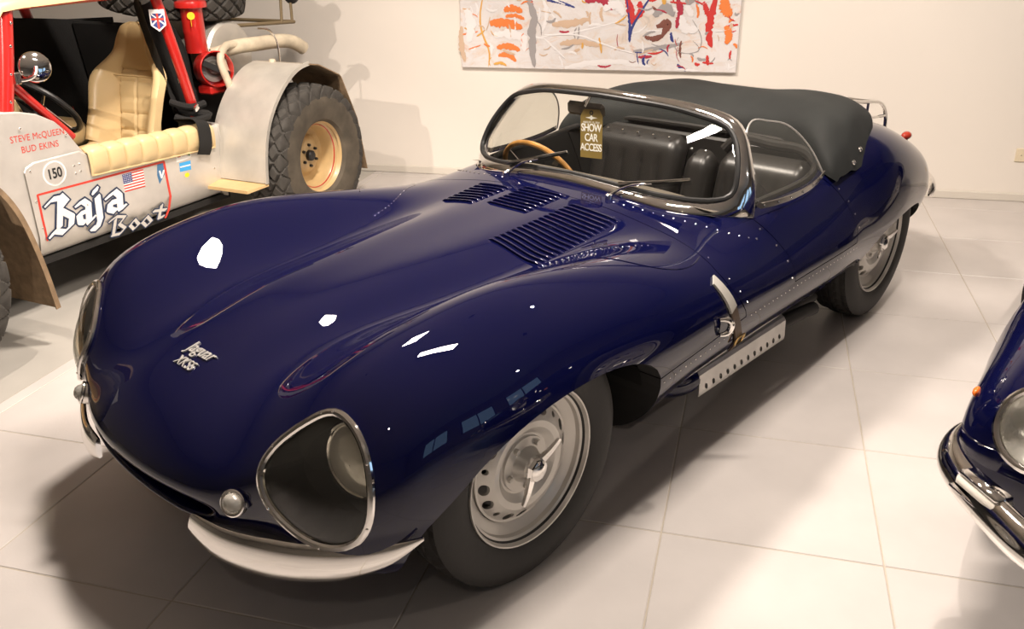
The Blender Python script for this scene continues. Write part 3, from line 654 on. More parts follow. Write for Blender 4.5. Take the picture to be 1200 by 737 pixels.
outn = np.array([tuple(n) for n in outn]); outn = (outn + np.roll(outn, 1, 0) + np.roll(outn, -1, 0)) / 3
fr = MB(); fr.grid([LI + outn * .002, LI * .9 + LO * .1 + outn * .011, mid + outn * .014, LI * .1 + LO * .9 + outn * .009, LO, LO * .9 + LI * .1 - outn * .010, LI * .7 + LO * .3 - outn * .010, LI - outn * .004], closed_u=True, closed_v=True)
WF = fr.build('windscreen_frame', CHROME, XK, angle=60)
se = MB(); se.tube([tuple(p) for p in LI + outn * .006], .0095, 8, closed=True); se.build('rubber_seal', SEAL, WF)
# pane: ruled between lower and upper edge
lo_, hi_ = [], []
half = len(ci) - 1; k = 30
cb = seg_curve(WI, [0, 7], [k]); ct = seg_curve(WI[::-1], [0, 6], [k])
lo_ = np.concatenate([(cb[1:] * np.array([1, -1, 1]))[::-1], cb]); hi_ = np.concatenate([(ct[1:] * np.array([1, -1, 1]))[::-1], ct])
gp = MB(); gp.grid([lo_ * (1 - t) + hi_ * t + np.array([.012 * math.sin(PI * t), 0, 0]) for t in np.linspace(0, 1, 9)]); gp.build('windscreen_glass', GLASS, XK)
# side screens
for s in (1, -1):
    A = curve(sym([(-1.235, .628, .722), (-1.36, .645, .716), (-1.52, .653, .718), (-1.63, .650, .729), (-1.705, .642, .745)], s), 30)
    Tp = curve(sym([(-1.25, .600, .828), (-1.30, .530, .95), (-1.345, .518, .978), (-1.45, .528, .968), (-1.545, .545, .945), (-1.615, .57, .90), (-1.672, .605, .83), (-1.705, .641, .748)], s), 30)
    A[0] = (-1.228, .626 * s, .735)
    g = MB(); g.grid([A * (1 - t) + Tp * t for t in np.linspace(0, 1, 9)]); SW = g.build('side_screen', PERSPEX, XK)
    e = MB(); e.tube([tuple(p) for p in Tp], .0035, 6); e.build('screen_edge', mat('screen_edging', (.55, .53, .50), rough=.3, metal=.5), SW)
    st = MB(); st.grid([A + np.array([0, s * .004, -.006]), A + np.array([0, s * .006, .014]), A + np.array([0, s * .002, .016])]); st.build('screen_strip', POLISH, SW)
    rv = MB()
    for i in range(2, 30, 5): ellipse_cap(rv, Vector(A[i]) + Vector((0, s * .006, .005)), Vector((0, s, .25)), .0045, .003)
    tag(rv.build('strip_rivets', CHROME, SW), kind='stuff')
# wipers
for piv, tip, bl in (((-.945, -.255, .752), (-1.012, -.155, .806), [(-.998, -.29, .772), (-1.016, -.17, .806), (-1.048, -.04, .842)]), ((-.945, .225, .752), (-1.028, .34, .798), [(-1.006, .225, .780), (-1.030, .345, .800), (-1.082, .46, .818)])):
    m = MB(); m.tube(curve([piv, (piv[0] - .02, piv[1] + .01, piv[2] + .012), ((piv[0] + tip[0]) / 2, (piv[1] + tip[1]) / 2, (piv[2] + tip[2]) / 2 + .014), tip], 14), [.006] * 3 + [.0045] * 11, 8); m.lathe([(.013, -.03), (.013, .004), (.008, .008), (.001, .008)], 16, 'z', piv)
    WP = m.build('wiper_arm', CHROME, XK)
    b = MB(); P = np.array(curve(bl, 14)); b.tube([tuple(p + np.array([.008, 0, .006])) for p in P], .0045, 6); BL = b.build('wiper_blade', CHROME, WP)
    b = MB(); b.tube([tuple(p) for p in P], .005, 6); b.build('wiper_rubber', SEAL, BL)

# wheels: local axis y, outside at +y
def build_wheel(parent, name='wheel'):
    disc = MB(); prof = [(.166, .040), (.160, .040), (.152, .046), (.140, .056), (.122, .064), (.104, .062), (.092, .052), (.084, .046), (.060, .046), (.045, .050), (.02, .052), (.02, .036), (.06, .034), (.084, .036), (.104, .050), (.122, .053), (.140, .046), (.152, .036), (.160, .030), (.166, .030)]
    disc.lathe(prof, 64, 'y'); me = bpy.data.meshes.new('d'); dm = disc
    # rim and disc in one closed shell each
    me.from_pydata(dm.v, [], dm.f); bm = bmesh.new(); bm.from_mesh(me)
    # close the profile loop
    n = len(prof)
    bm.verts.ensure_lookup_table()
    for i in range(64): bm.faces.new([bm.verts[i * n], bm.verts[i * n + n - 1], bm.verts[((i + 1) % 64) * n + n - 1], bm.verts[((i + 1) % 64) * n]])
    bmesh.ops.recalc_face_normals(bm, faces=bm.faces); bm.to_mesh(me); bm.free()
    cuts = []
    for i in range(18):
        a = 2 * PI * i / 18; r = .1455; sz = (.0125, .0165) if i % 3 else (.0075, .0075)
        def f(m, a=a, r=r, sz=sz):
            m.prism([(r * math.sin(a) + sz[1] * math.cos(t) * math.cos(a) + sz[0] * math.sin(t) * math.sin(a), r * math.cos(a) - sz[1] * math.cos(t) * math.sin(a) + sz[0] * math.sin(t) * math.cos(a)) for t in np.linspace(0, 2 * PI, 14, endpoint=False)], .0, .1)
        cuts.append(cutter(f))
    dme = bool_mesh(me, cuts); dme.materials.clear(); dme.materials.append(RIMPAINT)
    bm = bmesh.new(); bm.from_mesh(dme)
    for f in bm.faces: f.smooth = True
    for e in bm.edges:
        if len(e.link_faces) == 2 and e.calc_face_angle(0) > .5: e.smooth = False
    bm.to_mesh(dme); bm.free()
    W_ = link(bpy.data.objects.new(name, dme), parent)
    rim = MB(); rim.lathe([(.210, .072), (.215, .082), (.219, .083), (.220, .078), (.216, .068), (.207, .066), (.200, .062), (.197, .050), (.186, .044), (.176, .040), (.168, .034), (.164, .020), (.164, -.05), (.20, -.065), (.218, -.08), (.205, -.06), (.19, -.05), (.19, .03), (.204, .062)], 72, 'y'); rim.build('rim', RIMPAINT, W_)
    # tyre with cut tread
    ty = MB(); nA = 176; tp = [(.206, .066), (.222, .079), (.245, .088), (.272, .091), (.298, .088), (.318, .080), (.329, .072)]
    xs = [.068, .060, .059, .046, .045, .034, .033, .020, .019, .007, .006, -.006, -.007, -.019, -.020, -.033, -.034, -.045, -.046, -.059, -.060, -.068]
    P = []
    for i in range(nA):
        a = 2 * PI * i / nA; rw = list(tp)
        for j, h in enumerate(xs):
            seg = ((j + 1) // 2) % 2 == 0
            zig = (i + (j // 4) * 2) % 4; crown = .338 - .012 * (h / .07) ** 2
            groove = (j in (3, 4, 11, 10, 17, 18)); d = .007 if groove else (.006 if zig == 0 and (j not in (9, 12)) else 0)
            rw.append((crown - d, h))
        rw += [(r, -h) for r, h in tp[::-1]]
        P.append([(r * math.sin(a), h, r * math.cos(a)) for r, h in rw])
    ty.grid(P, closed_u=True); ty.build('tyre', RUBBER, W_, angle=38)
    # centre: hub plate, bolts, knock-off nut with two ears
    hb = MB(); hb.lathe([(.078, .045), (.076, .052), (.050, .054), (.046, .060), (.040, .075), (.036, .082), (.001, .082)], 40, 'y'); HB = hb.build('hub', RIMPAINT, W_)
    for i in range(5):
        a = 2 * PI * i / 5 + .35; b = MB(); b.lathe([(.0085, .05), (.0085, .060), (.007, .063), (.001, .063)], 6, 'y', (.063 * math.sin(a), 0, .063 * math.cos(a))); b.build('wheel_bolt', RIMPAINT, HB)
    sp = MB(); sp.lathe([(.036, .078), (.036, .092), (.031, .097), (.029, .103), (.020, .108), (.001, .110)], 8, 'y')
    for sg in (1, -1):
        P = []
        for t in np.linspace(0, 1, 8):
            r = .024 + .072 * t; h = .086 + .034 * t - .012 * t * t; w = .016 * (1 - t) + .0065 * t; th = .008 * (1 - t) + .004 * t; a = R(-58); ca, sa = math.cos(a), math.sin(a)
            ring = [(w, 0), (w * .7, th), (-w * .7, th), (-w, 0), (-w * .7, -th), (w * .7, -th)]
            P.append([((r * sa + u * ca) * sg, h + v, (r * ca - u * sa) * sg) for u, v in ring])
        b0 = len(sp.v); sp.grid(P, closed_v=True); sp.f += [tuple(b0 + j for j in range(6)), tuple(b0 + 42 + j for j in range(6))]; sp.m += [0, 0]
    sp.build('knock_off_nut', CHROME, W_, angle=30)
    return W_
w0 = build_wheel(XK); w0.location = (0, .635, .338); w0.rotation_euler = (0, R(14), R(-2.3))
for loc, rz, ry in (((-WB, .606, .338), 0, -9), ((0, -.635, .338), PI - R(2.3), 30), ((-WB, -.606, .338), PI, 75)):
    w = copy_tree(w0, XK); w.location = loc; w.rotation_euler = (0, R(ry), rz)
# bonnet strap and catch on each flank
STRAP = mat('brown_leather_strap', (.085, .05, .028), rough=.55, bump=.3, bscale=120); PATCH = mat('grey_felt', (.42, .40, .36), rough=.8)
for s in (1, -1):
    def ribbon(pts, w, t, name, mt, par):
        C = curve([(x, 0, z) for x, z in pts], 16); P = []
        for i in range(16):
            tg = Vector(C[min(i + 1, 15)] - C[max(i - 1, 0)]).normalized(); q, n = side_at(C[i][0], C[i][2], s); cr = tg.cross(n).normalized()
            P.append([tuple(q + cr * w + n * .001), tuple(q + cr * w * .95 + n * t), tuple(q - cr * w * .95 + n * t), tuple(q - cr * w + n * .001)])
        m = MB(); m.grid(P, closed_v=True); m.f += [(0, 1, 2, 3), (60, 61, 62, 63)]; m.m += [0, 0]; return m.build(name, mt, par)
    ST = ribbon([(-.802, .595), (-.835, .535), (-.868, .475), (-.905, .42), (-.94, .375), (-.96, .33)], .018, .006, 'bonnet_strap', STRAP, XK)
    ribbon([(-.790, .618), (-.815, .572), (-.842, .520)], .0195, .008, 'strap_pad', PATCH, ST)
    m = MB(); q, n = side_at(-.925, .39, s); B = basis(n)
    m.tube([tuple(q + n * .011 + B @ Vector((.024 * math.copysign(min(1, abs(math.cos(a)) * 1.3), math.cos(a)), .017 * math.copysign(min(1, abs(math.sin(a)) * 1.3), math.sin(a)), 0))) for a in np.linspace(0, 2 * PI, 16, endpoint=False)], .0035, 6, closed=True); m.build('buckle', mat('brass', (.62, .42, .16), rough=.25, metal=1), ST)
    q, n = side_at(-.795, .490, s); q2, n2 = side_at(-.765, .512, s); q3, n3 = side_at(-.768, .462, s)
    m = MB(); m.tube(curve([tuple(q3 + n3 * .004), tuple(q3 + n3 * .018 + Vector((-.02, 0, .006))), tuple(q + n * .024), tuple(q2 + n2 * .018 + Vector((-.012, 0, 0))), tuple(q2 + n2 * .002)], 16), [.006, .007, .008, .009, .0095, .010, .0105, .011, .011, .0105, .010, .0095, .009, .008, .007, .006], 10); m.build('bonnet_catch', CHROME, XK)
# exhaust with perforated guard under the left sill
HEAT = mat('aluminium_guard', (.66, .64, .61), rough=.34, metal=.85, noise=.15, nscale=14)
gd = MB(); x0, x1 = -.885, -1.49
prof = [(.560, .275), (.625, .262), (.655, .245), (.663, .233), (.666, .168), (.664, .155), (.658, .155), (.660, .168), (.657, .230), (.651, .240), (.622, .256), (.560, .269)]
gd.prism(prof, x1, x0, 'x'); gme = gd.mesh('g', HEAT, False)
gme = bool_mesh(gme, [cutter(lambda m, k=k: m.prism([(x0 - .045 - k * .047 + .011 * math.cos(t) * .85 + .004 * math.sin(t), .180 + .012 * math.sin(t)) for t in np.linspace(0, 2 * PI, 12, endpoint=False)], .62, .70)) for k in range(12)])
gme.materials.clear(); gme.materials.append(HEAT); GD = link(bpy.data.objects.new('exhaust_guard', gme), XK)
sc = MB()
for x in (-.91, -1.465): sc = MB(); ellipse_cap(sc, (x, .640, .2555), Vector((0, .5, .85)), .004, .003); sc.build('screw', POLISH, GD)
fa = MB(); P = []
for t in np.linspace(0, 1, 10):
    k = math.sin(t * PI / 2) ** .6; x = x0 + .20 * (1 - t) - .004; P.append([(x, .56 + .105 * k * max(0, math.cos(a)) ** .6, .212 + .058 * k * math.sin(a) + .018 * (1 - k)) for a in np.linspace(-PI / 2, PI / 2, 14)])
fa.grid(P); fa.build('exhaust_fairing', BLUE, XK, angle=60)
PIPE = mat('black_pipe', (.02, .017, .014), rough=.6)
for dz, dy, xe in ((.200, .630, -1.76), (.195, .565, -1.88)):
    m = MB(); m.tube(curve([(-.95, dy, dz), (-1.4, dy, dz), (-1.6, dy + .004, dz - .002), (xe, dy + .02, dz - .008)], 14), .026, 14, caps=False); m.tube(curve([(xe, dy + .02, dz - .008), (xe + .12, dy + .012, dz - .004), (-1.4, dy, dz)], 6), .023, 14, caps=False); m.build('exhaust_pipe', PIPE, XK)
ml = MB(); ml.cyl((-1.45, .58, .20), (-1.62, .56, .20), .045); ml.build('exhaust_bracket', DARK, XK)
# cockpit floor, dash, trim
TRIM = mat('dash_leathercloth', (.10, .085, .065), rough=.55, bump=.2, bscale=150)
m = MB(); P = []
for y in np.linspace(-.56, .56, 25):
    f = 1 - (y / .56) ** 4; r = []
    for t in np.linspace(0, 1, 7): r.append((-1.035 - .03 * (1 - f) - (.155 * t) * (.45 + .55 * f), y, .752 - .012 * t - .02 * (1 - f) - (.07 if t == 1 else 0)))
    P.append(r)
m.grid(P); m.build('scuttle_top', TRIM, XK)
m = MB(); m.prism([(-.54, .50), (.54, .50), (.54, .66), (.50, .70), (-.50, .70), (-.54, .66)], -1.155, -1.14, 'x'); DASH = m.build('dashboard', LEATHER, XK)
for y, z, r in ((-.36, .62, .05), (-.20, .61, .05), (-.05, .62, .035), (.08, .62, .035)):
    g = MB(); g.lathe([(.001, -.006), (r * .9, -.006), (r, -.002), (r, .004)], 24, 'x', (-1.157, y, z)); g.build('gauge', CHROME, DASH)
m = MB(); m.tube([tuple(p) for p in curve([(-1.21, .585, .712), (-1.30, .592, .718), (-1.5, .60, .722), (-1.75, .585, .752), (-1.86, .50, .785), (-1.90, .30, .80), (-1.905, 0, .802), (-1.90, -.30, .80), (-1.86, -.50, .785), (-1.75, -.585, .752), (-1.5, -.60, .722), (-1.30, -.592, .718), (-1.21, -.585, .712)], 70)], .013, 8); m.build('cockpit_roll', LEATHER, XK)
# seats
def pleat_back(y0, y1, ztop, x_top, x_bot, name, np_=6, zb=.30, th=.10):
    nu, nv = 40, 18; F = []; B = []
    for i in range(nu + 1):
        u = i / nu; y = y0 + (y1 - y0) * u; ed = min(u, 1 - u) * (y1 - y0); er = min(1, ed / .05); rf = []; rb = []
        for j in range(nv + 1):
            v = j / nv; z = zb + (ztop - zb) * v - (1 - er) ** 2 * .05 * v ** 6; et = min(1, (1 - v) * (ztop - zb) / .06)
            rnd = math.sqrt(max(0, 1 - (1 - er) ** 2)) * math.sqrt(max(0, 1 - (1 - et) ** 2))
            pl = abs(math.sin(u * np_ * PI)) ** .35 * .014 if .1 < u < .9 and v < .82 else .014
            x = x_bot + (x_top - x_bot) * v; rf.append((x + (th * .5 + pl) * rnd - .02, y, z)); rb.append((x - th * .5 * rnd - .02, y, z))
        F.append(rf); B.append(rb)
    m = MB(); m.grid(F); m.grid(B, flip=True); return m.build(name, LEATHER, XK, angle=60)
studm = None
def studs(par, pts):
    for p in pts:
        m = MB(); ellipse_cap(m, p, Vector((.8, 0, .6)), .0065, .006); m.build('stud', POLISH, par)
A_ = pleat_back(-.46, .0, .785, -1.78, -1.66, 'seat_back', 5)
studs(A_, [(-1.745, y, .778) for y in (-.38, -.30, -.22, -.14, -.06)])
B_ = pleat_back(.03, .165, .745, -1.755, -1.64, 'centre_pad', 1, th=.09); studs(B_, [(-1.725, .065, .752), (-1.725, .13, .752)])
C_ = pleat_back(.185, .575, .765, -1.76, -1.64, 'seat_back', 7)
m = MB(); m.tube(curve([(-1.79, .18, .755), (-1.80, .21, .79), (-1.81, .38, .80), (-1.80, .54, .785), (-1.78, .585, .75)], 24), .022, 10); m.build('seat_roll', LEATHER, C_)
for y0, y1 in ((-.47, -.04), (.08, .52)):
    m = MB(); m.box((-1.45, (y0 + y1) / 2, .30), (.46, y1 - y0, .12), bev=.03); m.build('seat_cushion', LEATHER, XK)
m = MB(); m.box((-1.45, 0, .232), (.86, 1.12, .02)); m.box((-1.87, 0, .50), (.03, 1.0, .56), bev=.01); m.build('cockpit_trim', LEATHER, XK)
# steering wheel
SWC = Vector((-1.285, -.365, .635)); n = Vector((-.88, 0, .47)).normalized(); B = basis(n)
m = MB(); m.tube([tuple(SWC + B @ Vector((.195 * math.cos(a), .195 * math.sin(a), 0))) for a in np.linspace(0, 2 * PI, 48, endpoint=False)], .011, 10, closed=True); SWH = m.build('steering_wheel', WOOD, XK)
for k in range(4):
    a = PI / 4 + k * PI / 2; m = MB(); P = [SWC + B @ Vector((r * math.cos(a), r * math.sin(a), -.03 * (1 - r / .19))) for r in (.02, .19)]; d = B @ Vector((-math.sin(a), math.cos(a), 0)) * .011; nn = n * .002
    m.add([P[0] + d + nn, P[0] - d + nn, P[1] - d + nn, P[1] + d + nn, P[0] + d - nn, P[0] - d - nn, P[1] - d - nn, P[1] + d - nn], [(0, 1, 2, 3), (7, 6, 5, 4), (0, 3, 7, 4), (1, 5, 6, 2), (0, 4, 5, 1), (3, 2, 6, 7)]); m.build('wheel_spoke', POLISH, SWH)
m = MB(); m.lathe([(.001, .0), (.03, -.004), (.036, -.02), (.02, -.04), (.018, -.25)], 20, 'z', tuple(SWC), rot=B); m.build('wheel_boss', SEAL, SWH)
# mirror
m = MB(); m.box((-1.205, -.085, .972), (.025, .17, .052), rot=(0, .1, .05), bev=.012); RM = m.build('mirror', mat('mirror_back', (.10, .085, .065), rough=.4), XK)
m = MB(); m.cyl((-1.195, -.08, .985), (-1.185, -.05, 1.03), .006); m.build('mirror_stem', CHROME, RM)
# folded top
secs = {0: [(-1.90, .80), (-1.915, .875), (-1.99, .925), (-2.15, .945), (-2.30, .93), (-2.40, .88), (-2.42, .80)],
        .42: [(-1.87, .79), (-1.885, .875), (-1.96, .925), (-2.13, .947), (-2.29, .930), (-2.38, .87), (-2.39, .80)],
        .54: [(-1.79, .765), (-1.80, .855), (-1.88, .905), (-2.07, .925), (-2.24, .905), (-2.32, .86), (-2.335, .80)],
        .62: [(-1.745, .74), (-1.75, .795), (-1.80, .835), (-1.94, .855), (-2.10, .845), (-2.17, .82), (-2.18, .79)],
        .665: [(-1.74, .722), (-1.745, .745), (-1.78, .765), (-1.87, .775), (-1.98, .765), (-2.03, .75), (-2.03, .74)],
        .68: [(-1.75, .712), (-1.76, .72), (-1.80, .727), (-1.87, .73), (-1.94, .727), (-1.98, .72), (-1.98, .715)]}
ys = sorted(secs); Y = [-y for y in ys[::-1][:-1]] + ys
N = np.array([[(x, y, z + (.020 * y - .008) * (1 if abs(y) < .6 else .3)) for x, z in secs[abs(y)]] for y in Y]); t1 = chord(N[:, 3])
C1 = spl_nat(t1, N, np.linspace(0, t1[-1], 72)); rows_ = []
for i, r in enumerate(C1):
    t2 = chord(r); g = spl_nat(t2, r, np.linspace(0, t2[-1], 26))
    for j in range(26):
        w = .003 * math.sin(9 * g[j][1] + 3 * j * .2) * math.sin(j / 25 * PI) + .002 * math.sin(23 * g[j][1] + j * .5) * math.sin(j / 25 * PI); g[j][2] += w; g[j][0] += w * .6
    rows_.append(g)
m = MB(); m.grid(rows_); ST_ = m.build('folded_top', CANVAS, XK, angle=70)
for s in (1, -1):
    for (x, y, z) in ((-1.99, .655, .79), (-1.90, .672, .758)):
        m = MB(); ellipse_cap(m, (x, y * s, z), Vector((0, s, .6)), .011, .007, 12); m.build('press_stud', POLISH, ST_)
# luggage rack on the tail
m = MB()
for s in (1, -1):
    m.tube(curve([(-2.40, .38 * s, .835), (-2.45, .38 * s, .862), (-2.60, .38 * s, .856), (-2.80, .38 * s, .830), (-2.90, .38 * s, .80), (-2.955, .38 * s, .745), (-2.965, .38 * s, .66), (-2.955, .37 * s, .59)], 40), .0085, 10)
    m.tube(curve([(-2.50, .38 * s, .79), (-2.66, .38 * s, .775), (-2.80, .38 * s, .758), (-2.94, .38 * s, .745)], 12), .007, 10)
    for x, z0, z1 in ((-2.50, .76, .86), (-2.72, .70, .845)): m.cyl((x, .38 * s, z0), (x, .38 * s, z1), .006, 8)
    b_ = m; m = MB(); RK = (b_.build('luggage_rack', CHROME, XK) if s == 1 else b_.build('rack_side', CHROME, RK))
for x, z in ((-2.47, .862), (-2.58, .857), (-2.69, .847), (-2.80, .83)):
    b = MB(); b.cyl((x, -.38, z), (x, .38, z), .006, 8); b.build('rack_bar', CHROME, RK)
# tail lamps, rear bumper blades, fuel cap
RED = mat('red_lens', (.32, .03, .015), rough=.15, coat=.5)
for s in (1, -1):
    m = MB(); m.sphere((-2.745, .565 * s, .706), .024, 16, 10, (1.4, .9, .8)); m.build('tail_lamp', RED, XK)
    P = np.array(curve(sym([(-2.90, .66, .41), (-2.99, .635, .425), (-3.08, .56, .44), (-3.15, .42, .45)], s), 20)); hh = np.interp(np.linspace(0, 1, 20), [0, .15, .6, 1], [.006, .035, .05, .03]); G = []
    for i in range(20):
        t = Vector(P[min(i + 1, 19)] - P[max(i - 1, 0)]).normalized(); o_ = t.cross(Vector((0, 0, 1))); o_ = o_ if o_.x < 0 else -o_
        G.append([tuple(Vector(P[i]) + Vector((0, 0, hh[i] * math.sin(a))) + o_ * (.6 * hh[i] * math.cos(a))) for a in np.linspace(-PI / 2, PI / 2, 9)] + [tuple(Vector(P[i]) + Vector((0, 0, hh[i] * .8)) - o_ * .004), tuple(Vector(P[i]) - Vector((0, 0, hh[i] * .8)) - o_ * .004)])
    m = MB(); m.grid(G, closed_v=True); m.build('rear_bumper_blade', CHROME, XK, angle=60)

# show-car tag hanging from the mirror
TG = empty('hanging_tag', (0, 0, 0)); tag(TG, 'gold card tag with white lettering hanging behind the roadster windscreen', 'tag')
TG.matrix_world = XK.matrix_world if False else Matrix.Translation(XK.location) @ Matrix.Rotation(XK.rotation_euler.z, 4, 'Z') @ Matrix.Translation((-1.178, -.035, .80)) @ Matrix.Rotation(R(4), 4, 'X') @ Matrix.Rotation(R(-4), 4, 'Y')
GOLD = mat('gold_card', (.30, .21, .06), rough=.45, metal=.3); WHITE = mat('white_print', (.85, .83, .78), rough=.6)
m = MB(); m.prism([(-.051, 0), (.051, 0), (.051, .155), (.036, .178), (-.036, .178), (-.051, .155)], -.0008, .0008, 'x'); CARD = m.build('card', GOLD, TG)
for body, sz, z in (('SHOW', .040, .110), ('CAR', .040, .074), ('ACCESS', .038, .038)):
    me = text_mesh(body, sz, .0003, .0006, .9)
    for v in me.vertices: v.co = Vector((.0012 + v.co.z, v.co.x * .82, z + v.co.y))
    me.materials.clear(); me.materials.append(WHITE); link(bpy.data.objects.new('lettering', me), CARD)
me = text_mesh('AUGUST 15, 2010', .010, .0002)
for v in me.vertices: v.co = Vector((.0012 + v.co.z, v.co.x, .131 + v.co.y))
me.materials.clear(); me.materials.append(WHITE); link(bpy.data.objects.new('lettering', me), CARD)
m = MB(); m.prism([(-.028, .148), (-.006, .144), (0, .139), (.006, .144), (.028, .148), (.006, .151), (0, .158), (-.006, .151)], .0008, .0014, 'x'); m.build('emblem', WHITE, CARD)
m = MB(); m.lathe([(.004, -.0012), (.009, -.0012), (.009, .0012), (.004, .0012), (.004, -.0012)], 16, 'x', (0, 0, .166)); m.build('eyelet', SEAL, CARD)
m = MB(); m.tube([(0, 0, .166), (-.012, .004, .18), (-.028, .002, .194)], .002, 6); m.build('cord', SEAL, TG)

# ================================================================= desert buggy
# frame: origin on the floor under the outer face of its left rear wheel, +x forward, +y to its left
BH = R(-100.3); BO = Vector((-2.815, 2.41, 0))
BT = empty('desert_buggy', tuple(BO), BH); tag(BT, 'bare aluminium desert buggy with red tube cage and tan bucket seat', 'buggy')
ALU = mat('worn_aluminium', (.72, .69, .64), rough=.42, metal=.45, noise=.16, nscale=7, bump=.05, bscale=50, rvar=.1)
ALUF = mat('fender_aluminium', (.72, .69, .62), rough=.44, metal=.5, noise=.22, nscale=5, detail=9)
MUD = mat('dried_mud', (.33, .225, .13), rough=.9, noise=.35, nscale=22, bump=.6, bscale=60)
BRED = mat('cage_red', (.50, .018, .014), rough=.28, coat=.6)
TAN = mat('tan_vinyl', (.70, .53, .28), rough=.36, bump=.06, bscale=200)
TANRIM = mat('tan_wheel_paint', (.60, .42, .20), rough=.38, coat=.2, noise=.12, nscale=16)
DUSTY = mat('dusty_rubber', (.115, .095, .068), rough=.85, noise=.45, nscale=9, bump=.2, bscale=50)
LUGR = mat('lug_rubber', (.055, .050, .043), rough=.8, noise=.3, nscale=30)
BCLOTH = mat('black_cloth', (.010, .0095, .009), rough=.9, bump=.3, bscale=120)
CREAMP = mat('cream_pipe_paint', (.62, .54, .40), rough=.5, noise=.25, nscale=16)
YC = -.95                       # centre plane
SIDE = -.37
# --- wheels
def lug_tyre(Rr, w, rim_r, mt):
    m = MB(); n = 264; hw = w / 2; side = [(rim_r, hw * .80), (rim_r + .015, hw * .95), (rim_r + (Rr - rim_r) * .28, hw * 1.05), (rim_r + (Rr - rim_r) * .50, hw * 1.06), (Rr - .078, hw * 1.03)]
    cols = 45; P = []
    for i in range(n):
        a = 2 * PI * i / n; rw = list(side)
        for j in range(cols):
            q = 1 - 2 * j / (cols - 1); e = max(0, abs(q) - .66) / .34; h = math.copysign(hw * (min(abs(q), .66) / .66 * .84 + .18 * math.sin(e * PI / 2)), q); crown = Rr - .010 * (q / .66) ** 2 * (e == 0) - (e > 0) * (.010 + .060 * e ** 1.7)
            g1 = (i / 12 + j / 11) % 1; g2 = (i / 12 - j / 11) % 1; gr = g1 < .17 or g2 < .17
            rw.append((crown - (.015 if gr else 0), h * (.985 if gr else 1)))
        rw += [(r, -h) for r, h in side[::-1]]
        P.append([(r * math.sin(a), h, r * math.cos(a)) for r, h in rw])
    m.grid(P, closed_u=True)
    k = len(P[0])
    for q in range(len(m.f)):
        j = q % (k - 1); m.m[q] = 1 if 5 <= j <= k - 7 else 0
    return m.mesh('tyre', [mt, LUGR], angle=32)
def buggy_wheel(parent, Rr=.405, w=.27, outer=0.0):
    r = MB(); o = outer
    r.lathe([(.192, o - .020), (.202, o - .004), (.207, o - .004), (.208, o - .012), (.200, o - .022), (.194, o - .035), (.184, o - .040), (.172, o - .060), (.168, o - .10), (.160, o - .125), (.13, o - .130), (.118, o - .126), (.112, o - .118), (.085, o - .095), (.065, o - .090), (.03, o - .090), (.001, o - .090)], 56, 'y')
    W_ = r.build('wheel', TANRIM, parent)
    t = bpy.data.objects.new('tyre', lug_tyre(Rr, w, .198, DUSTY)); t.location = (0, o - w / 2 + .022, 0); link(t, W_)
    ln = MB(); ln.lathe([(.177, o - .0475), (.180, o - .0425), (.176, o - .046)], 56, 'y'); ln.build('red_line', BRED, W_)
    hb = MB(); hb.lathe([(.001, o - .060), (.022, o - .062), (.030, o - .070), (.032, o - .09)], 24, 'y'); hb.build('hub_cap', SEAL, W_)
    for k in range(6):
        a = 2 * PI * k / 6; b = MB(); b.lathe([(.001, o - .075), (.008, o - .075), (.009, o - .092)], 6, 'y', (.06 * math.sin(a), 0, .06 * math.cos(a))); b.build('wheel_nut', SEAL, W_)
    return W_
bw = buggy_wheel(BT); bw.location = (0, -.005, .412)
for x, y, rz, sp in ((2.385, -.005, 0, .4), (0, 2 * YC + .005, PI, .7), (2.385, 2 * YC + .005, PI, .2)):
    c = copy_tree(bw, BT); c.location = (x, y, .412); c.rotation_euler = (0, sp, rz)
# --- body tub: side skins with a rolled bottom
TOP = [(2.75, .80), (2.3, .90), (1.70, .925), (1.60, .918), (1.53, .908), (1.45, .885), (1.37, .838), (1.32, .785), (1.285, .725), (1.25, .672), (1.20, .655), (.46, .640), (.40, .645)]
def top_z(x): return float(np.interp(-x, [-p[0] for p in TOP], [p[1] for p in TOP]))
def skin(sgn, xs, zt, y0, name, mt, z_lo=.245, th=.02):
    P = []
    for x in xs:
        zt_ = zt(x); r = [(y0 - th, zt_ - .004), (y0 - .004, zt_), (y0, zt_ - .006)]
        r += [(y0, zt_ + (.36 - zt_) * t) for t in (.25, .5, .75, 1)]
        r += [(y0 - .012, .305), (y0 - .045, .262), (y0 - .10, z_lo), (y0 - .30, z_lo - .012), (y0 - .58, z_lo - .012)]
        P.append([(x, YC + (y - YC) * sgn, z) for y, z in r])
    m = MB(); m.grid(P); return m.build(name, mt, BT, angle=30)
xs_ = sorted(set([p[0] for p in TOP] + list(np.linspace(.40, 2.75, 40))), reverse=True)
for s in (1, -1): TUB = skin(s, xs_, top_z, SIDE - .008, 'side_panel', ALU)
xl = [1.572, 1.570] + list(np.linspace(1.56, .412, 30)) + [.404, .402]
def lz(x): return min(top_z(x) - .006, .690 - (max(0, x - 1.535) / .035) ** 2 * .03)
SKIN = skin(1, xl, lz, SIDE, 'lower_skin', ALU, th=.004)
for k, (x, z) in enumerate(((1.545, .655), (1.55, .52), (1.548, .40), (.455, .60), (.47, .42), (1.30, .44), (.70, .60), (.90, .575), (1.545, .84), (1.33, .775))):
    m = MB(); ellipse_cap(m, (x, SIDE, z), Vector((0, 1, 0)), .0055, .004, 8); m.build('fastener', POLISH, SKIN)
for dx, dz in ((0, 0), (.028, .004), (0, -.035), (.028, -.031)): m = MB(); ellipse_cap(m, (1.325 - dx, SIDE, .630 + dz), Vector((0, 1, 0)), .005, .004, 8); m.build('fastener', POLISH, SKIN)
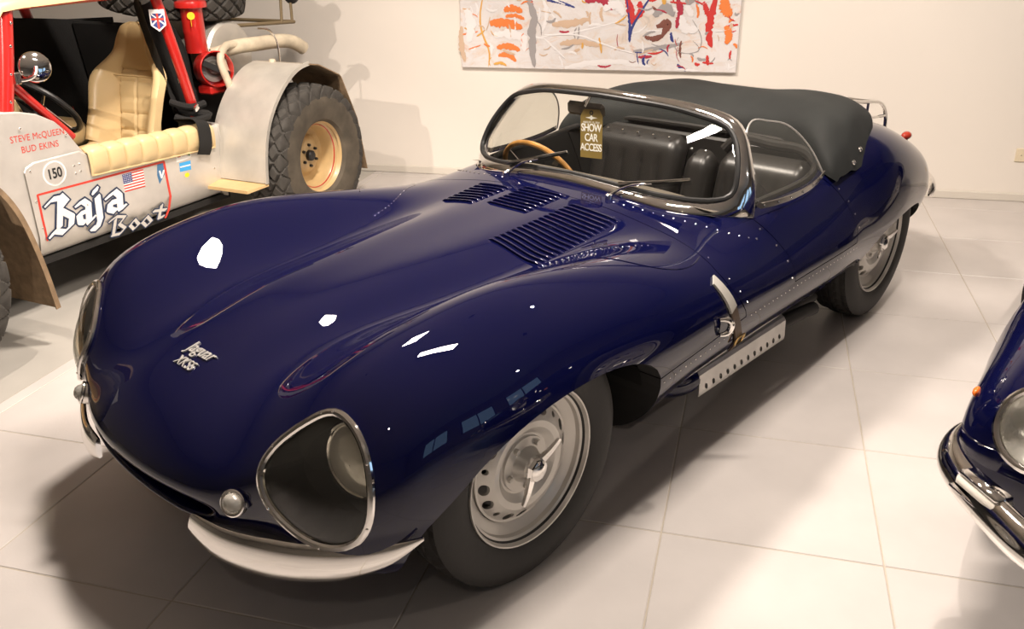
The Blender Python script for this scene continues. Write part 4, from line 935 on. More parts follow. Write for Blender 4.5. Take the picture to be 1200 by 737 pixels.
m = MB(); m.box((1.55, YC, .24), (2.4, 1.1, .03)); m.box((2.2, YC, .60), (.9, 1.1, .55), bev=.05); m.box((-.35, YC, .42), (.9, .8, .30), bev=.03); m.build('chassis', DARK, BT, smooth=False)
P = []
for x in np.linspace(2.75, 1.56, 10): P.append([(x, YC + t * .57, top_z(x) - .004 + .05 * (1 - t * t)) for t in np.linspace(-1, 1, 13)])
m = MB(); m.grid(P); m.build('bonnet', ALU, BT)
# rear corner of the tub and its return
m = MB(); m.prism([(.40, SIDE), (.40, SIDE - .05), (.385, SIDE - .30), (.365, SIDE - .30), (.375, SIDE - .03), (.392, SIDE)], .25, .645, 'z'); m.build('rear_corner', ALU, BT)
# --- fenders
def fender(poly, y0, y1, name, mt, par, th=.006, n=60, lip=.012):
    C = np.array(curve([(x, 0, z) for x, z in poly], n)); P = []
    for i in range(n):
        t = C[min(i + 1, n - 1)] - C[max(i - 1, 0)]; t /= np.linalg.norm(t); nn = np.array([t[2], 0, -t[0]]) * -1
        a, b = C[i], C[i] - nn * th
        P.append([(a[0], y0, a[2]), (a[0], y1 - .01, a[2]), (a[0] + nn[0] * .004, y1, a[2] + nn[2] * .004), (b[0] - nn[0] * lip, y1, b[2] - nn[2] * lip), (b[0] - nn[0] * lip, y1 - .006, b[2] - nn[2] * lip), (b[0], y1 - .012, b[2]), (b[0], y0, b[2])])
    m = MB(); m.grid(P, closed_v=True); return m, m.build(name, mt, par, angle=40)
RF = [(.425, .355), (.412, .47), (.37, .62), (.29, .745), (.18, .845), (.06, .905), (-.02, .918)]
for s in (1, -1):
    y0, y1 = (-.42, -.045) if s == 1 else (2 * YC + .42, 2 * YC + .045)
    mm, FE = fender(RF, y0, y1, 'rear_fender', ALUF, BT)
    m = MB(); pl = [(-.01, .918), (-.10, .905), (-.285, .825), (-.30, .81), (-.425, .55), (-.49, .225)]
    for a, b in zip(pl[:-1], pl[1:]):
        d = Vector((b[0] - a[0], 0, b[1] - a[1])); nn = Vector((d.z, 0, -d.x)).normalized() * .006
        m.add([(a[0], y0, a[1]), (b[0], y0, b[1]), (b[0], y1, b[1]), (a[0], y1, a[1]), (a[0] + nn.x, y0, a[1] + nn.z), (b[0] + nn.x, y0, b[1] + nn.z), (b[0] + nn.x, y1, b[1] + nn.z), (a[0] + nn.x, y1, a[1] + nn.z)], [(0, 1, 2, 3), (7, 6, 5, 4), (0, 4, 5, 1), (3, 2, 6, 7), (0, 3, 7, 4), (1, 5, 6, 2)])
    m.build('fender_flap', MUD, FE, smooth=False)
    m = MB(); b_ = sorted((y0, y1)); m.add([(.425, b_[0], .352), (.425, b_[1], .352), (.53, b_[1] - .06 * (s == 1), .335), (.53, b_[0], .335), (.425, b_[0], .342), (.425, b_[1], .342), (.53, b_[1] - .06 * (s == 1), .318), (.53, b_[0], .318)], [(0, 1, 2, 3), (7, 6, 5, 4), (0, 4, 5, 1), (1, 5, 6, 2), (2, 6, 7, 3), (3, 7, 4, 0)]); m.build('step', TANRIM, FE, smooth=False)
    FF = [(2.45, .93), (2.25, .92), (2.08, .85), (1.94, .74), (1.865, .62), (1.825, .48), (1.80, .33), (1.782, .165)]
    fender(FF[::-1], y0 + (.08 if s == 1 else -.08), y1, 'front_fender', MUD, BT)
# --- cage
def tubeb(pts, r, name='cage_tube', mt=None, n=14, par=None): m = MB(); m.tube(curve(pts, 24) if len(pts) > 2 else pts, r, n); return m.build(name, mt or BRED, par or BT)
for s in (1, -1):
    Y = lambda y: YC + (y - YC) * s
    PI_ = tubeb([(1.565, Y(-.42), .88), (1.50, Y(-.42), 1.12), (1.445, Y(-.43), 1.33)], .031)
    for z, x in ((1.26, 1.462), (1.17, 1.487), (1.06, 1.515), (.95, 1.545)):
        m = MB(); ellipse_cap(m, (x, Y(-.42) + .030 * s, z), Vector((.3, s, 0)), .006, .004, 8); m.build('fastener', POLISH, PI_)
    tubeb([(1.51, Y(-.43), 1.03), (1.25, Y(-.44), .74)], .020)
    tubeb([(.42, Y(-.47), .52), (.47, Y(-.46), .75), (.535, Y(-.45), 1.0), (.625, Y(-.45), 1.34)], .027)
    tubeb([(1.445, Y(-.43), 1.33), (.625, Y(-.45), 1.34)], .027)
tubeb([(1.445, -.43, 1.33), (1.445, -1.47, 1.33)], .027); tubeb([(.625, -.45, 1.34), (.625, -1.45, 1.34)], .027); tubeb([(1.0, -1.47, 1.34), (.70, -1.52, 1.14)], .024)
tubeb([(1.565, -.42, .89), (1.60, YC, .93), (1.565, -1.48, .89)], .02)
# windscreen side cloth ahead of the pillar
m = MB(); m.box((1.66, -.46, 1.07), (.13, .012, .38), rot=(0, -.22, 0)); m.build('screen_panel', mat('grey_screen', (.16, .15, .14), rough=.5), BT, smooth=False)
# roof
P = []
for x, dz in ((1.52, -.06), (1.515, -.035), (1.49, -.008), (1.40, 0), (1.0, .012), (.62, .0), (.585, -.02)):
    P.append([(x, y, 1.368 + dz + d) for y, d in ((-.385, -.055), (-.388, -.030), (-.405, -.008), (-.50, 0), (YC, .012), (-1.40, 0), (-1.495, -.008), (-1.512, -.03), (-1.515, -.055))])
m = MB(); m.grid(P); RO = m.build('roof', TAN, BT, angle=60)
# far side curtain and rear cloth
m = MB(); m.prism([(1.50, .52), (1.50, 1.25), (.80, 1.215), (.735, 1.212), (.69, 1.185), (.60, 1.178), (.36, 1.152), (.05, 1.138), (.05, .45)], -1.425, -1.41); m.build('far_curtain', BCLOTH, BT, smooth=False)
m = MB(); m.box((.30, -1.05, .785), (.03, .70, .72), rot=(0, .12, 0), bev=.01); m.build('rear_curtain', BCLOTH, BT, smooth=False)
P = []
for t in np.linspace(0, 1, 16):
    z = 1.28 - .62 * t; w = .10 + .05 * math.sin(t * 3); P.append([(.60 - .17 * t - w * (v - .5) * 1.2 + .012 * math.sin(v * 14 + t * 9), -.50 - .10 * math.sin(v * PI) + .016 * math.sin(v * 11 + t * 6), z + .02 * math.sin(v * 8)) for v in np.linspace(0, 1, 14)])
m = MB(); m.grid(P); HB = m.build('side_cloth', BCLOTH, BT, angle=70)
m = MB(); m.tube(curve([(.50, -.56, .74), (.46, -.42, .71), (.42, -.40, .70), (.50, -.42, .68), (.56, -.50, .70)], 20), .020, 8); m.tube(curve([(.56, -.52, .78), (.50, -.43, .75), (.43, -.41, .76)], 12), .018, 8); m.build('harness', BCLOTH, BT)
# --- bucket seat
def bucket(yc, name):
    n, k = 84, 66; P = []
    prof = [(1.00, .50, .17, .030), (.92, .50, .21, .05), (.80, .475, .225, .085), (.70, .465, .235, .11), (.635, .50, .242, .13), (.60, .60, .245, .125), (.575, .72, .243, .105), (.553, .82, .252, .095), (.53, .905, .240, .075), (.517, .965, .185, .050), (.508, 1.02, .138, .030), (.50, 1.08, .118, .020), (.492, 1.13, .096, .014), (.487, 1.158, .062, .008), (.485, 1.168, .03, .004)]
    t = chord([(a, 0, b) for a, b, c, d in prof]); S = spl_nat(t, np.array(prof), np.linspace(0, t[-1], n)); 
    for i, (x, z, hw, b) in enumerate(S):
        x2, z2 = S[min(i + 1, n - 1)][:2]; x1, z1 = S[max(i - 1, 0)][:2]; d = Vector((x2 - x1, 0, z2 - z1)).normalized(); nn = Vector((-d.z, 0, d.x)); nn = nn if nn.x + nn.z > 0 else -nn
        r = []
        for j in range(k):
            v = -1 + 2 * j / (k - 1); bol = max(0, abs(v) - .52) / .48; o = b * math.sin(min(1, bol) * PI * .62) if bol > 0 else 0
            q = .0
            if abs(v) < .52:
                zz = z; q = -.011 * (math.exp(-(v / .022) ** 2) + math.exp(-((abs(v) - .50) / .022) ** 2)) * (1 if .5 < z < .93 else 0)
                for zl in (.62, .70, .785, .87, .925): q += -.011 * math.exp(-((z - zl) / .006) ** 2)
            r.append((x + nn.x * (o + q), yc + v * hw, z + nn.z * (o + q)))
        P.append(r)
    m = MB(); m.grid(P); B2 = [[(p[0] - .045, p[1], p[2] - .01) for p in r] for r in P]; m.grid(B2, flip=True)
    m.grid([[r[0] for r in P], [r[0] for r in B2]]); m.grid([[r[-1] for r in P], [r[-1] for r in B2]]); m.grid([P[-1], B2[-1]]); m.grid([P[0], B2[0]])
    return m.build(name, TAN, BT, angle=50)
ST1 = bucket(-.765, 'bucket_seat')
m = MB(); m.tube([(.52 + .03, -.765 + v * .235, .90) for v in (-1, 1)], .004, 6); m.build('piping', TAN, ST1)
m = MB(); m.box((.86, -1.22, .60), (.42, .40, .16), bev=.05); m.build('passenger_cushion', TAN, BT, angle=60)
# sill pad: quilted
n, k = 128, 17; P = []
for i in range(n + 1):
    u_ = i / n; x = 1.245 - .79 * u_; zt = .672 - .034 * u_; seg = abs(math.sin(u_ * 8 * PI)) ** .35; r = []
    for j in range(k):
        t = j / (k - 1); a = -PI / 2 * .9 + t * PI * 1.05
        if t < .55: y, z = SIDE - .075 + .085 * (t / .55), zt + .012 * math.sin(t / .55 * PI)
        else: y, z = SIDE + .010 + .004 * math.sin((t - .55) / .45 * PI), zt - .105 * ((t - .55) / .45)
        bul = (.026 * seg + .002) * math.sin(min(1, max(0, t * 1.02)) * PI) ** .5
        r.append((x, y + bul * (.25 + .75 * t), z + bul * (1 - t)))
    P.append(r)
m = MB(); m.grid(P); PAD = m.build('sill_pad', TAN, BT, angle=70)
m = MB(); m.tube([P[i][-1] for i in range(0, n + 1, 2)], .006, 6); m.tube([P[0][j] for j in range(k)], .006, 6); m.tube([P[n][j] for j in range(k)], .006, 6); tag(m.build('piping', TAN, PAD), kind='stuff')
m = MB(); C = [(.60, -.50, .70), (.56, -.42, .695), (.545, -.345, .69), (.54, -.332, .62), (.55, -.330, .56), (.56, -.345, .515)]; Cc = curve(C, 16); m.grid([[(p[0] + w, p[1] + .002, p[2] + w * .25) for p in Cc] for w in (-.045, -.02, .02, .045)]); m.build('belt', BCLOTH, BT, angle=60)
m = MB(); m.box((.50, -.405, .745), (.05, .02, .03), rot=(0, .3, .4), bev=.006); m.build('belt_buckle', CHROME, BT)
m = MB(); m.box((.515, -.47, .885), (.03, .012, .035), bev=.004); m.build('belt_adjuster', POLISH, BT)
# steering wheel, dash, mirror
SC_ = Vector((1.10, -.80, .83)); nn_ = Vector((-.75, 0, .66)).normalized(); Bq = basis(nn_)
m = MB(); m.tube([tuple(SC_ + Bq @ Vector((.185 * math.cos(a), .185 * math.sin(a), 0))) for a in np.linspace(0, 2 * PI, 40, endpoint=False)], .015, 10, closed=True); BSW = m.build('steering_wheel', SEAL, BT)
for a in (R(20), R(140), R(260)): m = MB(); m.cyl(tuple(SC_), tuple(SC_ + Bq @ Vector((.18 * math.cos(a), .18 * math.sin(a), 0))), .008, 8); m.build('wheel_spoke', POLISH, BSW)
m = MB(); m.cyl(tuple(SC_), tuple(SC_ - nn_ * .45), .02, 12); m.build('column', SEAL, BSW)
m = MB(); m.box((1.47, YC, .80), (.06, .98, .16), bev=.02); BD = m.build('dashboard', SEAL, BT)
for y, r in ((-.60, .05), (-.74, .05), (-.88, .04)): m = MB(); m.lathe([(.001, -.004), (r * .92, -.004), (r, 0), (r, .012)], 24, 'x', (1.436, y, .80)); m.build('gauge', CHROME, BD)
m = MB(); m.prism([(-.52, .86), (-.66, .86), (-.66, .98), (-.60, .98)], 1.40, 1.405, 'x'); m.build('placard', TAN, BD, smooth=False)
mc = Vector((1.40, -.385, 1.075)); nm = Vector((.42, .88, .18)).normalized(); Bm = basis(nm)
m = MB(); m.lathe([(.001, .016), (.025, .015), (.05, .010), (.063, .003), (.066, -.004), (.062, -.008), (.001, -.008)], 36, 'z', tuple(mc), rot=Bm); MI = m.build('wing_mirror', CHROME, BT)
m = MB(); m.tube(curve([tuple(mc + nm * .02), tuple(mc + Vector((.03, .025, -.03))), (1.475, -.385, 1.03), (1.505, -.40, 1.035)], 12), .008, 8); m.box((1.492, -.388, 1.04), (.03, .02, .05), bev=.005); m.build('mirror_arm', POLISH, MI)
# --- engine bay: air canister, blower, tank, exhaust
m = MB(); m.lathe([(.001, .245), (.062, .243), (.082, .235), (.086, .222), (.084, .205), (.06, .20), (.058, .19), (.058, -.03), (.001, -.03)], 36, 'z', (.235, -.60, 1.02)); AC = m.build('air_canister', BRED, BT)
m = MB(); m.box((.285, -.562, 1.15), (.045, .002, .035), rot=(0, 0, .75)); m.lathe([(.020, .0), (.001, .0)], 16, 'z', (.283, -.560, 1.185), rot=basis(Vector((.7, .7, 0)))); m.build('sticker', mat('yellow_sticker', (.85, .60, .02), rough=.5), AC, smooth=False)
bc = Vector((.235, -.50, .905)); nb = Vector((.38, .90, .12)).normalized(); Bb = basis(nb)
m = MB(); m.lathe([(.090, .055), (.096, .050), (.098, -.04), (.09, -.06), (.001, -.06)], 40, 'z', tuple(bc), rot=Bb); m.lathe([(.090, .055), (.084, .03), (.082, -.02), (.001, -.02)], 40, 'z', tuple(bc), rot=Bb); BL_ = m.build('blower_housing', BRED, BT)
m = MB(); m.lathe([(.070, -.012), (.068, .002), (.045, .006), (.03, -.004), (.022, .01), (.001, .012)], 32, 'z', tuple(bc), rot=Bb); m.build('blower_pulley', mat('grey_pulley', (.25, .24, .22), rough=.4, metal=.5), BL_)
m = MB(); m.box(tuple(bc + nb * .035), (.16, .034, .022), rot=Bb @ Euler((0, 0, R(-28))).to_matrix(), bev=.004); m.build('blower_bar', SEAL, BL_)
m = MB(); m.box((.24, -.52, .80), (.13, .10, .05), bev=.01); m.build('blower_foot', BRED, BL_)
m = MB(); m.lathe([(.001, 0), (.17, 0), (.185, .015), (.185, .63), (.17, .645), (.001, .645)], 40, 'y', (.0, -1.22, .95)); TK = m.build('fuel_tank', ALUF, BT)
for y in (-1.1, -.72): m = MB(); m.lathe([(.1865, -.016), (.189, -.016), (.189, .016), (.1865, .016)], 40, 'y', (.0, y, .95)); m.build('tank_strap', SEAL, TK)
m = MB(); m.tube(curve([(.17, -.56, .975), (.07, -.50, 1.0), (-.10, -.46, 1.005), (-.25, -.43, 1.005), (-.36, -.41, .985), (-.43, -.40, .945)], 30), [.030] * 4 + [.040] * 26, 18, caps=False)
EX = m.build('exhaust_collector', CREAMP, BT)
m = MB(); m.tube([(-.425, -.40, .948), (-.36, -.41, .985)], .036, 18, caps=False); m.build('pipe_mouth', PIPE, EX)
for dx, dy in ((.0, 0), (.045, .03)):
    m = MB(); m.tube(curve([(.0, -.48, 1.0), (.12 + dx, -.50 + dy, 1.01), (.18 + dx, -.48 + dy, .96), (.175 + dx, -.46 + dy, .86), (.16 + dx, -.44 + dy, .76)], 24), .021, 12); m.build('exhaust_header', CREAMP, EX)
m = MB(); m.tube(curve([(-.10, -.45, 1.09), (-.17, -.42, 1.07), (-.20, -.40, .98), (-.20, -.40, .86)], 16), .006, 8); m.build('hanger', POLISH, EX)
m = MB(); m.lathe([(.001, .012), (.016, .012), (.02, 0), (.02, -.03)], 16, 'z', (-.02, -.30, .925)); m.build('fender_plug', CREAMP, BT)
m = MB(); m.box((.10, -.95, .62), (.55, .70, .40), bev=.03); m.build('engine_block', DARK, BT)
# spare wheel lying on the rear deck
sw = bpy.data.objects.new('spare_tyre', lug_tyre(.405, .25, .198, LUGR)); sw.location = (.02, -.93, 1.315); sw.rotation_euler = (R(90 - 8), R(0), 0); link(sw, BT)
# rack with rear lamp and mirror
m = MB(); m.cyl((-.05, -.62, 1.10), (-.62, -.60, 1.075), .011, 8); m.cyl((-.62, -.60, 1.075), (-.62, -1.3, 1.075), .011, 8); m.cyl((-.05, -.62, 1.10), (-.05, -.62, .85), .011, 8); m.cyl((-.50, -.60, 1.08), (-.52, -.605, 1.23), .009, 8); m.cyl((-.60, -.60, 1.075), (-.61, -.605, 1.20), .009, 8); RKB = m.build('rear_rack', mat('rusty_tube', (.20, .15, .08), rough=.6), BT)
m = MB(); m.lathe([(.001, .03), (.04, .025), (.055, .005), (.055, -.01), (.001, -.03)], 24, 'x', (-.62, -.605, 1.235)); m.build('rear_lamp', BLK, RKB)
m = MB(); m.box((-.525, -.605, 1.26), (.03, .09, .085), bev=.02); m.build('rear_marker', BRED, RKB)
# --- painted markings on the side skin
class PanelMap:
    """photo crop units -> buggy side plane (x, z) at y = SIDE"""
    o = Vector((-0.45110588, -2.10841466, 1.59311119))
    @staticmethod
    def xz(cx, cy, y=SIDE):
        u, v = 20 + cx / 4.096, 120 + cy / 4.096; a, b = (u - 600) / 1034.95, (v - 368.5) / 1034.95
        d = Vector(_r) * a + Vector(_d) * b + Vector(_f); M = Matrix.Rotation(-BH, 3, 'Z'); o = M @ (PanelMap.o - BO); d = M @ d; t = (y - o.y) / d.y; return o.x + d.x * t, o.z + d.z * t
def panel_hull(pts2, y, m):
    bm = bmesh.new(); vs = [bm.verts.new((p[0], y, p[1])) for p in pts2]
    # 2D convex hull
    P = sorted(set((round(p[0], 6), round(p[1], 6)) for p in pts2)); 
    def half(Q):
        h = []
        for p in Q:
            while len(h) > 1 and (h[-1][0] - h[-2][0]) * (p[1] - h[-2][1]) - (h[-1][1] - h[-2][1]) * (p[0] - h[-2][0]) <= 0: h.pop()
            h.append(p)
        return h
    H = half(P)[:-1] + half(P[::-1])[:-1]; bm.free(); m.add([(p[0], y, p[1]) for p in H], [tuple(range(len(H)))])
def nib(lines, L, t, y, name, mt, par, ang=-45, grow=0):
    m = MB(); a = R(ang); d = (math.cos(a), math.sin(a)); e = (-d[1], d[0]); L2, t2 = L / 2 + grow, t / 2 + grow; k = 0
    for ln in lines:
        for p, q in zip(ln[:-1], ln[1:]):
            pts = []
            for c in (p, q):
                for s1 in (-1, 1):
                    for s2 in (-1, 1): pts.append(PanelMap.xz(c[0] + d[0] * L2 * s1 + e[0] * t2 * s2, c[1] + d[1] * L2 * s1 + e[1] * t2 * s2))
            panel_hull(pts, y + (k % 7) * .00004, m); k += 1
    return m.build(name, mt, par, smooth=False, recalc=False)
NAVY = mat('navy_outline', (.02, .035, .08), rough=.5); WHT = mat('white_lettering', (.86, .85, .82), rough=.45); REDP = mat('red_lettering', (.62, .05, .03), rough=.5); GREYP = mat('grey_lettering', (.55, .53, .49), rough=.5); INK = mat('black_ink', (.02, .02, .02), rough=.5)
BAJA = [[(142, 492), (166, 466), (205, 458)], [(206, 452), (203, 600)], [(208, 448), (236, 474), (206, 512)], [(206, 518), (262, 546), (258, 590), (225, 622), (182, 618), (164, 642)],
        [(288, 492), (315, 474), (340, 490), (345, 575), (366, 552)], [(335, 520), (297, 537), (303, 574), (325, 575), (345, 555)],
        [(376, 415), (370, 432)], [(384, 452), (398, 560), (384, 602), (362, 604)], [(432, 456), (468, 428), (490, 446), (495, 510), (514, 498)], [(485, 472), (447, 482), (443, 514), (470, 520), (490, 500)]]
BOOTL = [[(472, 562), (462, 632)], [(444, 572), (476, 548), (518, 548), (490, 584), (518, 602), (494, 630), (456, 638)], [(565, 562), (542, 590), (560, 608), (584, 585), (565, 562)], [(625, 547), (601, 575), (620, 593), (644, 570), (625, 547)], [(694, 492), (680, 556), (702, 546)], [(656, 522), (714, 514)]]
nib(BOOTL, 17, 4, SIDE + .0006, 'lettering_outline', NAVY, SKIN, grow=4.2); nib(BOOTL, 17, 4, SIDE + .0012, 'lettering', GREYP, SKIN)
nib(BAJA, 33, 8, SIDE + .0018, 'lettering_outline', NAVY, SKIN, grow=7); nib(BAJA, 33, 8, SIDE + .0024, 'lettering', WHT, SKIN)
nib([[(98, 445), (400, 365), (704, 284)], [(98, 445), (120, 550), (146, 662)], [(704, 284), (722, 380), (736, 450), (728, 515), (712, 552)]], 8, 7, SIDE + .0005, 'red_border', REDP, SKIN)
def plate_text(body, size, c, ang, mt, y, name, par, bold=0, sp=1, sx=1, shear=0):
    me = text_mesh(body, size, 0, bold, sp, shear=shear); ca, sa = math.cos(ang), math.sin(ang)
    for v in me.vertices: a, b = v.co.x * sx, v.co.y; v.co = Vector((c[0] - (ca * a - sa * b), y, c[1] + sa * a + ca * b))
    me.materials.clear(); me.materials.append(mt)
    return link(bpy.data.objects.new(name, me), par)
def disc_xz(c, rx, rz, y, m, n=36, r0=0):
    if r0: m.grid([[(c[0] + rx * k * math.cos(t), y, c[1] + rz * k * math.sin(t)) for t in np.linspace(0, 2 * PI, n, endpoint=False)] for k in (1, r0)], closed_v=True)
    else: m.add([(c[0] + rx * math.cos(t), y, c[1] + rz * math.sin(t)) for t in np.linspace(0, 2 * PI, n, endpoint=False)], [tuple(range(n))])
c150 = PanelMap.xz(180, 340)
m = MB(); disc_xz(c150, .060, .056, SIDE + .0006, m, r0=.86); m.build('number_ring', WHT, SKIN, smooth=False)
plate_text('150', .062, (c150[0], c150[1] - .002), R(0), INK, SIDE + .0010, 'number', SKIN, bold=.0016, sx=.82)
plate_text('AUTOMOBILE CLUB', .0085, (c150[0], c150[1] - .049), 0, GREYP, SIDE + .0010, 'lettering', SKIN)
TS = TUB if False else SKIN
yt = SIDE - .0072
a0, a1 = PanelMap.xz(0, 178, yt), PanelMap.xz(197, 143, yt); plate_text('STEVE McQUEEN', .040, ((a0[0] + a1[0]) / 2, (a0[1] + a1[1]) / 2), math.atan2(a1[1] - a0[1], a0[0] - a1[0]), REDP, yt, 'lettering', BT, bold=0, sp=1.05, sx=.86)
a0, a1 = PanelMap.xz(38, 228, yt), PanelMap.xz(183, 200, yt); plate_text('BUD EKINS', .040, ((a0[0] + a1[0]) / 2, (a0[1] + a1[1]) / 2), math.atan2(a1[1] - a0[1], a0[0] - a1[0]), REDP, yt, 'lettering', BT, bold=0, sp=1.05, sx=.90)
# flag, stickers
def quad(cs, y, mt, name, par):
    m = MB(); P = [PanelMap.xz(*c) for c in cs]; m.add([(p[0], y, p[1]) for p in P], [tuple(range(len(P)))]); return m.build(name, mt, par, smooth=False)
fl = [(503, 347), (605, 320), (616, 404), (518, 431)]
def lerp4(u_, v_): return tuple((1 - u_) * (1 - v_) * np.array(fl[0]) + u_ * (1 - v_) * np.array(fl[1]) + u_ * v_ * np.array(fl[2]) + (1 - u_) * v_ * np.array(fl[3]))
FG = quad(fl, SIDE + .0004, WHT, 'flag_decal', SKIN)
for k in range(0, 13, 2): quad([lerp4(0, k / 13), lerp4(1, k / 13), lerp4(1, (k + 1) / 13), lerp4(0, (k + 1) / 13)], SIDE + .0007, REDP, 'flag_stripe', FG)
quad([lerp4(0, 0), lerp4(.44, 0), lerp4(.44, 7 / 13), lerp4(0, 7 / 13)], SIDE + .0010, mat('flag_blue', (.03, .05, .20), rough=.5), 'flag_canton', FG)
m = MB()
for r_ in range(5):
    for c_ in range(6): p = PanelMap.xz(*lerp4(.05 + .066 * c_, .06 + .10 * r_)); disc_xz(p, .0022, .0022, SIDE + .0013, m, 6)
tag(m.build('flag_stars', WHT, FG, smooth=False), kind='stuff')
MXS = quad([(762, 238), (832, 224), (835, 262), (795, 280), (765, 288)], SIDE + .0005, WHT, 'sticker', SKIN)
quad([(768, 240), (784, 237), (784, 262), (770, 265)], SIDE + .0008, mat('sticker_red', (.55, .05, .03), rough=.5), 'sticker_print', MXS); quad([(812, 252), (822, 232), (832, 256)], SIDE + .0008, mat('sticker_green', (.03, .20, .06), rough=.5), 'sticker_print', MXS); quad([(790, 238), (800, 236), (801, 255), (791, 257)], SIDE + .0008, INK, 'sticker_print', MXS)
BLS = quad([(778, 292), (832, 278), (836, 322), (782, 334)], SIDE + .0005, mat('sticker_blue', (.05, .38, .78), rough=.45), 'sticker', SKIN)
quad([(782, 308), (832, 296), (833, 302), (783, 314)], SIDE + .0008, WHT, 'sticker_print', BLS)
m = MB(); disc_xz(PanelMap.xz(816, 348), .017, .012, SIDE + .0005, m, 20); m.build('sticker', mat('sticker_yellow', (.85, .75, .02), rough=.5), SKIN, smooth=False)
quad([(672, 290), (700, 284), (708, 345), (684, 392), (672, 350)], SIDE + .0005, mat('decal_blue', (.06, .17, .32), rough=.5), 'decal', SKIN)
nib([[(684, 330), (694, 362), (704, 326)]], 7, 5, SIDE + .0009, 'decal_letter', WHT, SKIN)
# shield sticker on the side cloth
sh = Vector((.585, -.478, 1.20)); ns = Vector((.75, .65, .05)).normalized(); Bs = basis(ns)
def shield(pts, d, mt, par, name='shield_sticker'): m = MB(); m.add([tuple(sh + Bs @ Vector((a, b, d))) for a, b in pts], [tuple(range(len(pts)))]); return m.build(name, mt, par, smooth=False)
SHD = shield([(-.036, .045), (.036, .045), (.036, -.03), (0, -.06), (-.036, -.03)], .06, WHT, HB)
shield([(-.030, .026), (.030, .026), (.030, -.027), (0, -.050), (-.030, -.027)], .0605, mat('flag_blue', (.03, .05, .20)), SHD, 'shield_field')
for pts in ([(-.030, .004), (.030, .004), (.030, -.006), (-.030, -.006)], [(-.005, .026), (.005, .026), (.005, -.046), (0, -.050), (-.005, -.046)]): shield(pts, .0612, REDP, SHD, 'shield_cross')
for pts in ([(-.030, .022), (-.026, .026), (.030, -.023), (.026, -.029)], [(.030, .022), (.026, .026), (-.030, -.023), (-.026, -.029)]): shield(pts, .0608, WHT, SHD, 'shield_saltire')

# ================================================================= second blue sports car, only its nose reaches the frame
EH = R(-115); ET = empty('sports_coupe', (.630, -.664, 0), EH); tag(ET, 'dark blue sports coupe nose with round headlamp and chrome bumper', 'car')
def erow(x, c): return [p if len(p) == 3 else (x, p[0], p[1]) for p in c]
ENET = [
 erow(-.40, [(0, .55), (.10, .55), (.18, .545), (.22, .535), (.24, .52), (.245, .51), (.245, .50), (.24, .49), (.22, .475), (.18, .465), (.10, .46), (0, .46)]),
 erow(-.12, [(0, .562), (.13, .562), (.23, .557), (.30, .545), (.33, .528), (.338, .512), (.338, .498), (.33, .482), (.30, .462), (.23, .448), (.13, .442), (0, .44)]),
 erow(0, [(0, 0, .566), (-.005, .14, .565), (-.022, .25, .560), (-.045, .33, .548), (-.062, .368, .530), (-.07, .38, .513), (-.07, .38, .497), (-.062, .37, .478), (-.045, .335, .455), (-.025, .26, .438), (-.012, .14, .43), (-.01, 0, .428)]),
 erow(0, [(-.02, 0, .615), (-.026, .15, .615), (-.045, .28, .612), (-.075, .39, .602), (-.10, .46, .572), (-.118, .495, .535), (-.122, .505, .49), (-.115, .49, .445), (-.10, .44, .405), (-.07, .33, .382), (-.05, .16, .375), (-.045, 0, .373)]),
 erow(0, [(-.13, 0, .675), (-.13, .16, .673), (-.135, .30, .668), (-.14, .43, .676), (-.15, .545, .672), (-.165, .635, .620), (-.195, .685, .53), (-.20, .68, .44), (-.19, .62, .36), (-.16, .48, .315), (-.14, .24, .30), (-.13, 0, .30)]),
 erow(-.36, [(0, .738), (.16, .735), (.31, .728), (.44, .745), (.56, .757), (.675, .700), (.735, .58), (.745, .45), (.71, .33), (.58, .25), (.3, .23), (0, .23)]),
 erow(-.80, [(0, .805), (.16, .80), (.31, .785), (.44, .795), (.57, .805), (.70, .745), (.775, .62), (.79, .48), (.755, .33), (.62, .23), (.3, .2), (0, .2)]),
 erow(-1.3, [(0, .862), (.16, .855), (.31, .835), (.45, .815), (.58, .80), (.72, .755), (.80, .64), (.815, .50), (.78, .35), (.65, .24), (.3, .2), (0, .2)]),
 erow(-1.85, [(0, .93), (.18, .925), (.34, .91), (.48, .88), (.61, .845), (.74, .79), (.82, .66), (.83, .51), (.79, .36), (.66, .25), (.3, .2), (0, .2)]),
 erow(-2.25, [(0, 1.12), (.18, 1.115), (.34, 1.09), (.47, 1.02), (.62, .88), (.75, .815), (.825, .67), (.83, .51), (.79, .36), (.66, .25), (.3, .2), (0, .2)]),
 erow(-2.75, [(0, 1.215), (.18, 1.21), (.33, 1.185), (.44, 1.12), (.60, .93), (.76, .84), (.83, .69), (.83, .52), (.79, .37), (.66, .26), (.3, .21), (0, .21)]),
 erow(-3.35, [(0, 1.13), (.17, 1.125), (.31, 1.10), (.42, 1.04), (.58, .92), (.74, .85), (.82, .70), (.82, .53), (.77, .38), (.63, .28), (.3, .24), (0, .24)]),
 erow(-3.95, [(0, .92), (.15, .915), (.29, .90), (.40, .875), (.53, .83), (.66, .76), (.72, .65), (.72, .53), (.67, .42), (.54, .34), (.25, .30), (0, .30)]),
 erow(-4.28, [(0, .76), (.12, .757), (.23, .75), (.33, .735), (.42, .71), (.51, .665), (.55, .60), (.55, .53), (.51, .47), (.40, .42), (.2, .39), (0, .39)]),
 erow(-4.36, [(0, .63), (.05, .63), (.1, .628), (.14, .624), (.18, .617), (.21, .606), (.22, .59), (.215, .575), (.19, .562), (.15, .553), (.08, .548), (0, .547)]),
]
EG = body_grid(ENET, 120, 5); ERAW = grid_mesh(EG); ES = tri_surf(ERAW)
